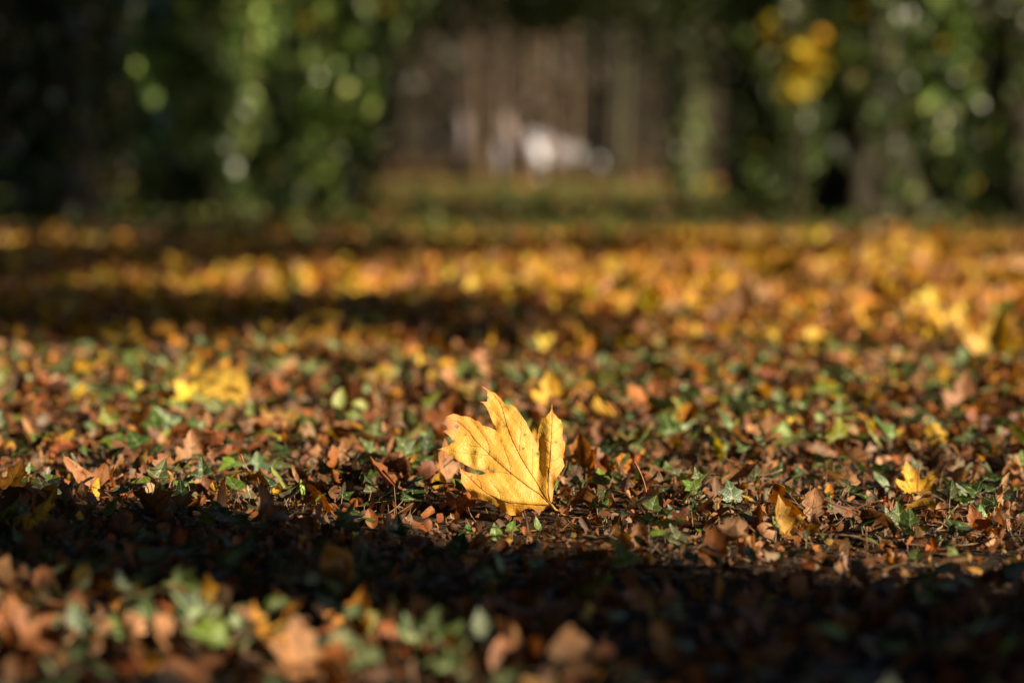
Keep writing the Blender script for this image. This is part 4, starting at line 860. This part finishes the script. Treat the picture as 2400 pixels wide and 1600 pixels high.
# overhanging branches above the gap
def bough(x, y, label, seed, n, rad, cols, z):
    p = onray(x, y, 22.5); rng = np.random.default_rng(seed); base = np.array([p[0], p[1] + 1.2, 0.0])
    tree('overhanging_tree', base, 9, .16, label, seed, [(n, (0, -2.0, z), rad)], 'trees over the gap', limbs=8, zlo=.25, reach=2.5, cols=cols, lsize=.11)
bough(330, 400, 'dark tree behind the left ivy trunks with low boughs', 21, 4200, (3.0, 2.0, 1.3), CROWN_A, 2.9)
tree('overhanging_tree', (2.9, 30.5, 0), 9, .16, 'dark tree behind the pale trunk with low boughs over the gap', 22, [(5200, (0, -1.2, 3.2), (3.6, 1.6, 1.4))], 'trees over the gap', limbs=8, zlo=.25, reach=2.5, cols=CROWN_G, lsize=.13)
tree('overhanging_tree', (-2.6, 34, 0), 12, .22, 'tall tree whose low olive boughs hang across the top of the gap', 23, [(9000, (2.6, -1, 3.6), (6.5, 2.4, 1.45))], 'trees over the gap', limbs=9, zlo=.3, reach=4, cols=CROWN_G, lsize=.16)
# dark evergreen shrubs that close the view on both sides; near-black leaf colour stands for shade
for i, (x, y, w) in enumerate([(-6.2, 21.5, 1.7), (-4.2, 22.5, 1.6), (-2.9, 24.0, 1.1), (4.0, 23.0, 1.6), (6.2, 21.5, 1.8)]):
    lab = ['dark evergreen shrub at the far left behind the trunks', 'dark evergreen shrub behind the broad ivy trunk', 'dark evergreen shrub at the left rim of the lawn gap', 'dark evergreen shrub behind the ivy bush', 'dark evergreen shrub behind the right edge ivy trunk'][i]
    tree('evergreen_shrub', (x, y, 0), 2.6, .08, lab, 60 + i, [(3000, (0, 0, 1.5), (w, .8, 1.6))], 'evergreen shrubs', limbs=5, zlo=.2, reach=.9, cat='shrub', cols=[(.010, .018, .008), (.014, .024, .010), (.008, .014, .008)], lsize=.12)

# ------------------------------------------------------------------ beyond the lawn: slim trunks, pale stones, woodland
for i, (x, c) in enumerate([(1108, 'bark_tan'), (1150, 'bark_tan'), (1196, 'bark_tan'), (1274, 'bark_tan'), (1318, 'bark_tan'), (1425, 'bark_pale')]):
    words = ['leftmost', 'second', 'third', 'fourth', 'fifth', 'thicker rightmost'][i]
    p = gp(x, 430); p = onray(x * 1.0204, 424, 51 + (i % 3)); p[2] = 0
    tree('slim_tree', p, 6 + i % 3, .028 if i < 5 else .08, words + ' of the slim tan trunks beyond the lawn, counted from the left', 80 + i, [(160, (0, .3, 5.6), (.9, .9, 1.2))], 'slim trunks beyond the lawn', c, limbs=5, zlo=.6, reach=.8, cols=CROWN_A, lsize=.2, flare=1.2, lean=((i % 3 - 1) * .35, 0))
def boulder(x, y0, y1, w, Y, mat, label, seed):
    rng = np.random.default_rng(seed); p = onray(x, 424, Y); hh = (y1 - y0) * Y / FPX; ww = w * Y / FPX
    bz = onray(x, y1, Y)[2]
    th = np.linspace(0, PI, 9); ph = np.linspace(0, 2 * PI, 14, endpoint=False); v = []
    for t_ in th:
        for f_ in ph:
            k = 1 + .10 * math.sin(3 * f_ + seed) * math.sin(t_) + .07 * math.sin(5 * t_ + 2 * f_); v.append((math.sin(t_) * math.cos(f_) * ww / 2 * k, math.sin(t_) * math.sin(f_) * ww / 2 * k, -math.cos(t_) * (hh / 2 + .0) * k))
    v = np.array(v); f = []
    for i in range(8):
        for j in range(14):
            q = i * 14 + j; s = i * 14 + (j + 1) % 14; f += [(q, s, s + 14), (q, s + 14, q + 14)]
    v[:, 2] += hh / 2 + max(bz, 0) * 0; v[:, 2] -= .08
    B = Batch(); B.add(v, np.array(f), np.ones((len(v), 4)) * .5); o = B.build('boulder', M[mat]); o.location = (p[0], Y, 0); tag(o, label, 'boulder', 'pale stones beyond the lawn')
p = onray(1255, 424, 59.5)
tree('pale_shrub', (p[0], 59.5, 0), 1.0, .03, 'pale whitish shrub behind the slim trunks beyond the lawn', 170, [(420, (0, 0, .90), (.24, .2, .22)), (110, (.75, 0, .72), (.22, .2, .22)), (50, (.35, 0, .4), (.5, .2, .25))], None, limbs=5, zlo=.3, reach=.5, cat='shrub', cols=[(.72, .70, .76), (.76, .74, .80), (.66, .63, .68)], lsize=.17)
boulder(1257, 328, 424, 34, 59.2, 'stone', 'white rounded stone in the middle of the whitish shrub', 9)
boulder(1404, 365, 424, 16, 57.5, 'stone', 'small pale stone alone right of the whitish shrub', 3)
boulder(1185, 262, 424, 44, 60, 'stone_grey', 'tall grey stone left of the whitish shrub', 4)
boulder(1085, 262, 424, 34, 60.5, 'stone_grey', 'grey stone leftmost beyond the lawn', 5)
boulder(1300, 360, 424, 30, 61, 'stone_grey', 'low grey stone in front of the pale whitish shrub', 6)
boulder(1170, 330, 424, 18, 58.2, 'stone', 'narrow pale stone left of the whitish shrub', 7)
boulder(1505, 395, 424, 22, 57.8, 'stone_grey', 'low grey stone far to the right of the whitish shrub', 8)
for i, (x, w, h) in enumerate([(1000, .7, .5), (1130, .6, .55), (1215, .45, .5), (1300, .5, .38), (1370, .4, .38), (1480, .7, .6)]):
    p = onray(x, 424, 57.2); lab = ['leftmost', 'second', 'third', 'fourth', 'fifth', 'rightmost'][i]
    tree('low_shrub', (p[0], 57.0, 0), h, .03, lab + ' of the low brown shrubs along the far rim of the lawn, from the left', 140 + i, [(260, (0, 0, h * .5), (w, .3, h * .55))], 'low shrubs beyond the lawn', limbs=4, zlo=.2, reach=.3, cat='shrub', cols=[(.12, .075, .03), (.09, .065, .025), (.16, .09, .045)], lsize=.13)
rng = np.random.default_rng(3)
B = Batch(); WD = [(0.038, 0.031, 0.019), (0.056, 0.044, 0.027), (0.032, 0.030, 0.015), (0.10, 0.065, 0.042)]
m = 900
cx = rng.uniform(-34, 34, m); cy = rng.uniform(62, 80, m); cz = rng.uniform(0, 8, m)
nw = 16000; k = rng.integers(0, m, nw); wt = rng.uniform(.5, 1.6, m)
P = np.stack([cx[k] + rng.normal(0, .8, nw), cy[k] + rng.normal(0, .6, nw), np.abs(cz[k] + rng.normal(0, .6, nw))], 1)
scatter(B, T['oval', 2], P, rng.uniform(.25, .5, nw), rng.uniform(-PI, PI, nw), rng.normal(0, .8, nw), rng.normal(0, .6, nw), jitters(np.array(WD)[rng.integers(0, 4, nw)] * wt[k][:, None], rng, .3), rng, rng.normal(0, .5, nw), rng.normal(0, .5, nw), np.full(nw, .2))
wd = B.build('distant_woodland', M['crown']); tag(wd, 'dim brown woodland closing the view beyond the lawn', 'woodland', kind='stuff')
B = Batch()
for i in range(60):
    x, y = rng.uniform(-34, 34), rng.uniform(61, 80); B.add(*trunk_geo(np.array([x, y, 0]), rng.uniform(7, 10), rng.uniform(.06, .2), rng, (rng.normal(0, .3), 0), 1.3, 7, 6))
tk = B.build('trunk', M['bark'], wd); tk['kind'] = 'stuff'

# ------------------------------------------------------------------ unseen trees placed outside the frame so trunks and crowns shade the ground
sh = -SUN_H                                            # the way shadows run
def above(gx, gy, z):                                  # point at height z whose shadow falls on (gx, gy)
    k = z / math.tan(SUN_EL); return np.array([gx + SUN_H[0] * k, gy + SUN_H[1] * k, z])
tree('shade_tree', (2.70, 1.13, 0), 11, .205, 'leaning tree right of the camera whose trunk shades the front strip', 31, [(3000, (0, -3.8, 8.8), (2.6, 2.6, 1.8))], 'trees beside the clearing', limbs=0, lean=(0, -4.2), flare=1.3, lsize=.2)
def shade(gx, gy, z, rad, n, label, seed, r=.05):
    c = above(gx, gy, z); tree('shade_tree', (c[0], c[1], 0), z + .8, r, label, seed, [(n, (0, 0, z), rad)], 'trees beside the clearing', limbs=8, zlo=.6, reach=.8, cols=CROWN_A, lsize=.13)
shade(-1.75, 5.85, 3.4, (1.1, .85, .36), 3400, 'slender tree outside the right edge shading the ground left of the middle', 32)
shade(-4.0, 6.2, 3.6, (1.3, 1.0, .5), 3000, 'second slender tree outside the right edge shading the left ground', 36)
shade(-2.5, 8.7, 4.2, (1.6, 1.6, .45), 4600, 'tree outside the right edge shading the back left ground', 33, .07)
shade(-0.2, 9.6, 3.8, (1.3, .7, .3), 1000, 'light-crowned tree outside the right edge dappling the middle ground', 34)
shade(-5.2, 15.0, 5.0, (1.2, 1.0, .8), 4200, 'far tree outside the right edge shading the left trunks', 35, .08)
shade(0.66, 1.66, 2.4, (.28, .22, .16), 700, 'young tree right of the camera shading the near right ground', 37, .03)
shade(-2.9, 12.6, 5.0, (1.9, 2.2, .5), 3600, 'tree outside the right edge shading the far grass left of the gap', 39, .06)
shade(-0.30, 1.70, 2.3, (.5, .26, .14), 24, 'unseen thin sapling added right of the camera to dapple the nearest ground', 40, .012)  # sapling added only to dim the nearest ground
# unseen tall trees added so high crowns cut the skylight on the clearing
for i, (x, y, lab) in enumerate([(-4.6, 2.5, 'unseen tall tree added left of the camera to roof the clearing'), (-5.8, 9.5, 'unseen tall tree added further along the left side of the clearing'), (1.6, -3.2, 'unseen tall tree added behind the camera'), (3.6, 7.8, 'unseen tall tree with a high crown added right of the clearing'), (-3.2, -4.5, 'unseen tall tree added behind and left of the camera'), (-1.9, 5.2, 'unseen tall tree with a high crown added close to the left edge'), (5.6, -3.6, 'unseen tall tree added beyond the nearest trunk on the right'), (8.5, -2.5, 'unseen tall tree added well to the right of the camera'), (8.8, 10.5, 'unseen tall tree with a high crown added right of the far grass'), (7.4, -4.6, 'unseen tall tree added behind the camera far to the right')]):
    tree('added_canopy_tree', (x, y, 0), 13.5, .26, lab, 200 + i, [(9000, (0, 0, 10.6), (4.8, 4.8, 1.5))] if x < 7 else [(9000, (0, 0, 12.5), (4.2, 4.6, 1.2))], 'unseen trees added to roof the clearing', limbs=10, zlo=.76, reach=3.5, cols=CROWN_A, lsize=.42)
# unseen evergreens added left and behind to block skylight from the clearing
for i, (x, y, lab) in enumerate([(-5.2, -1.5, 'unseen dense evergreen added left of the camera'), (-5.4, 2.2, 'unseen dense evergreen added further left, level with the yellow maple leaf'), (-5.8, 6.2, 'unseen dense evergreen added on the left side of the clearing'), (-6.8, 11.0, 'unseen dense evergreen added at the back left of the clearing'),
                                (-3.0, -5.5, 'unseen dense evergreen added behind the camera on its left'), (0.4, -5.8, 'unseen dense evergreen added straight behind the camera'), (3.4, -7.6, 'unseen dense evergreen added behind the camera on its right')]):
    tree('added_evergreen', (x, y, 0), 9, .2, lab, 300 + i, [(5200, (0, 0, 4.4), (1.9, 2.3, 4.3))], 'unseen evergreens added around the clearing', limbs=8, zlo=.2, reach=1.6, cols=[(.012, .022, .009), (.018, .03, .012), (.01, .018, .009)], lsize=.34)
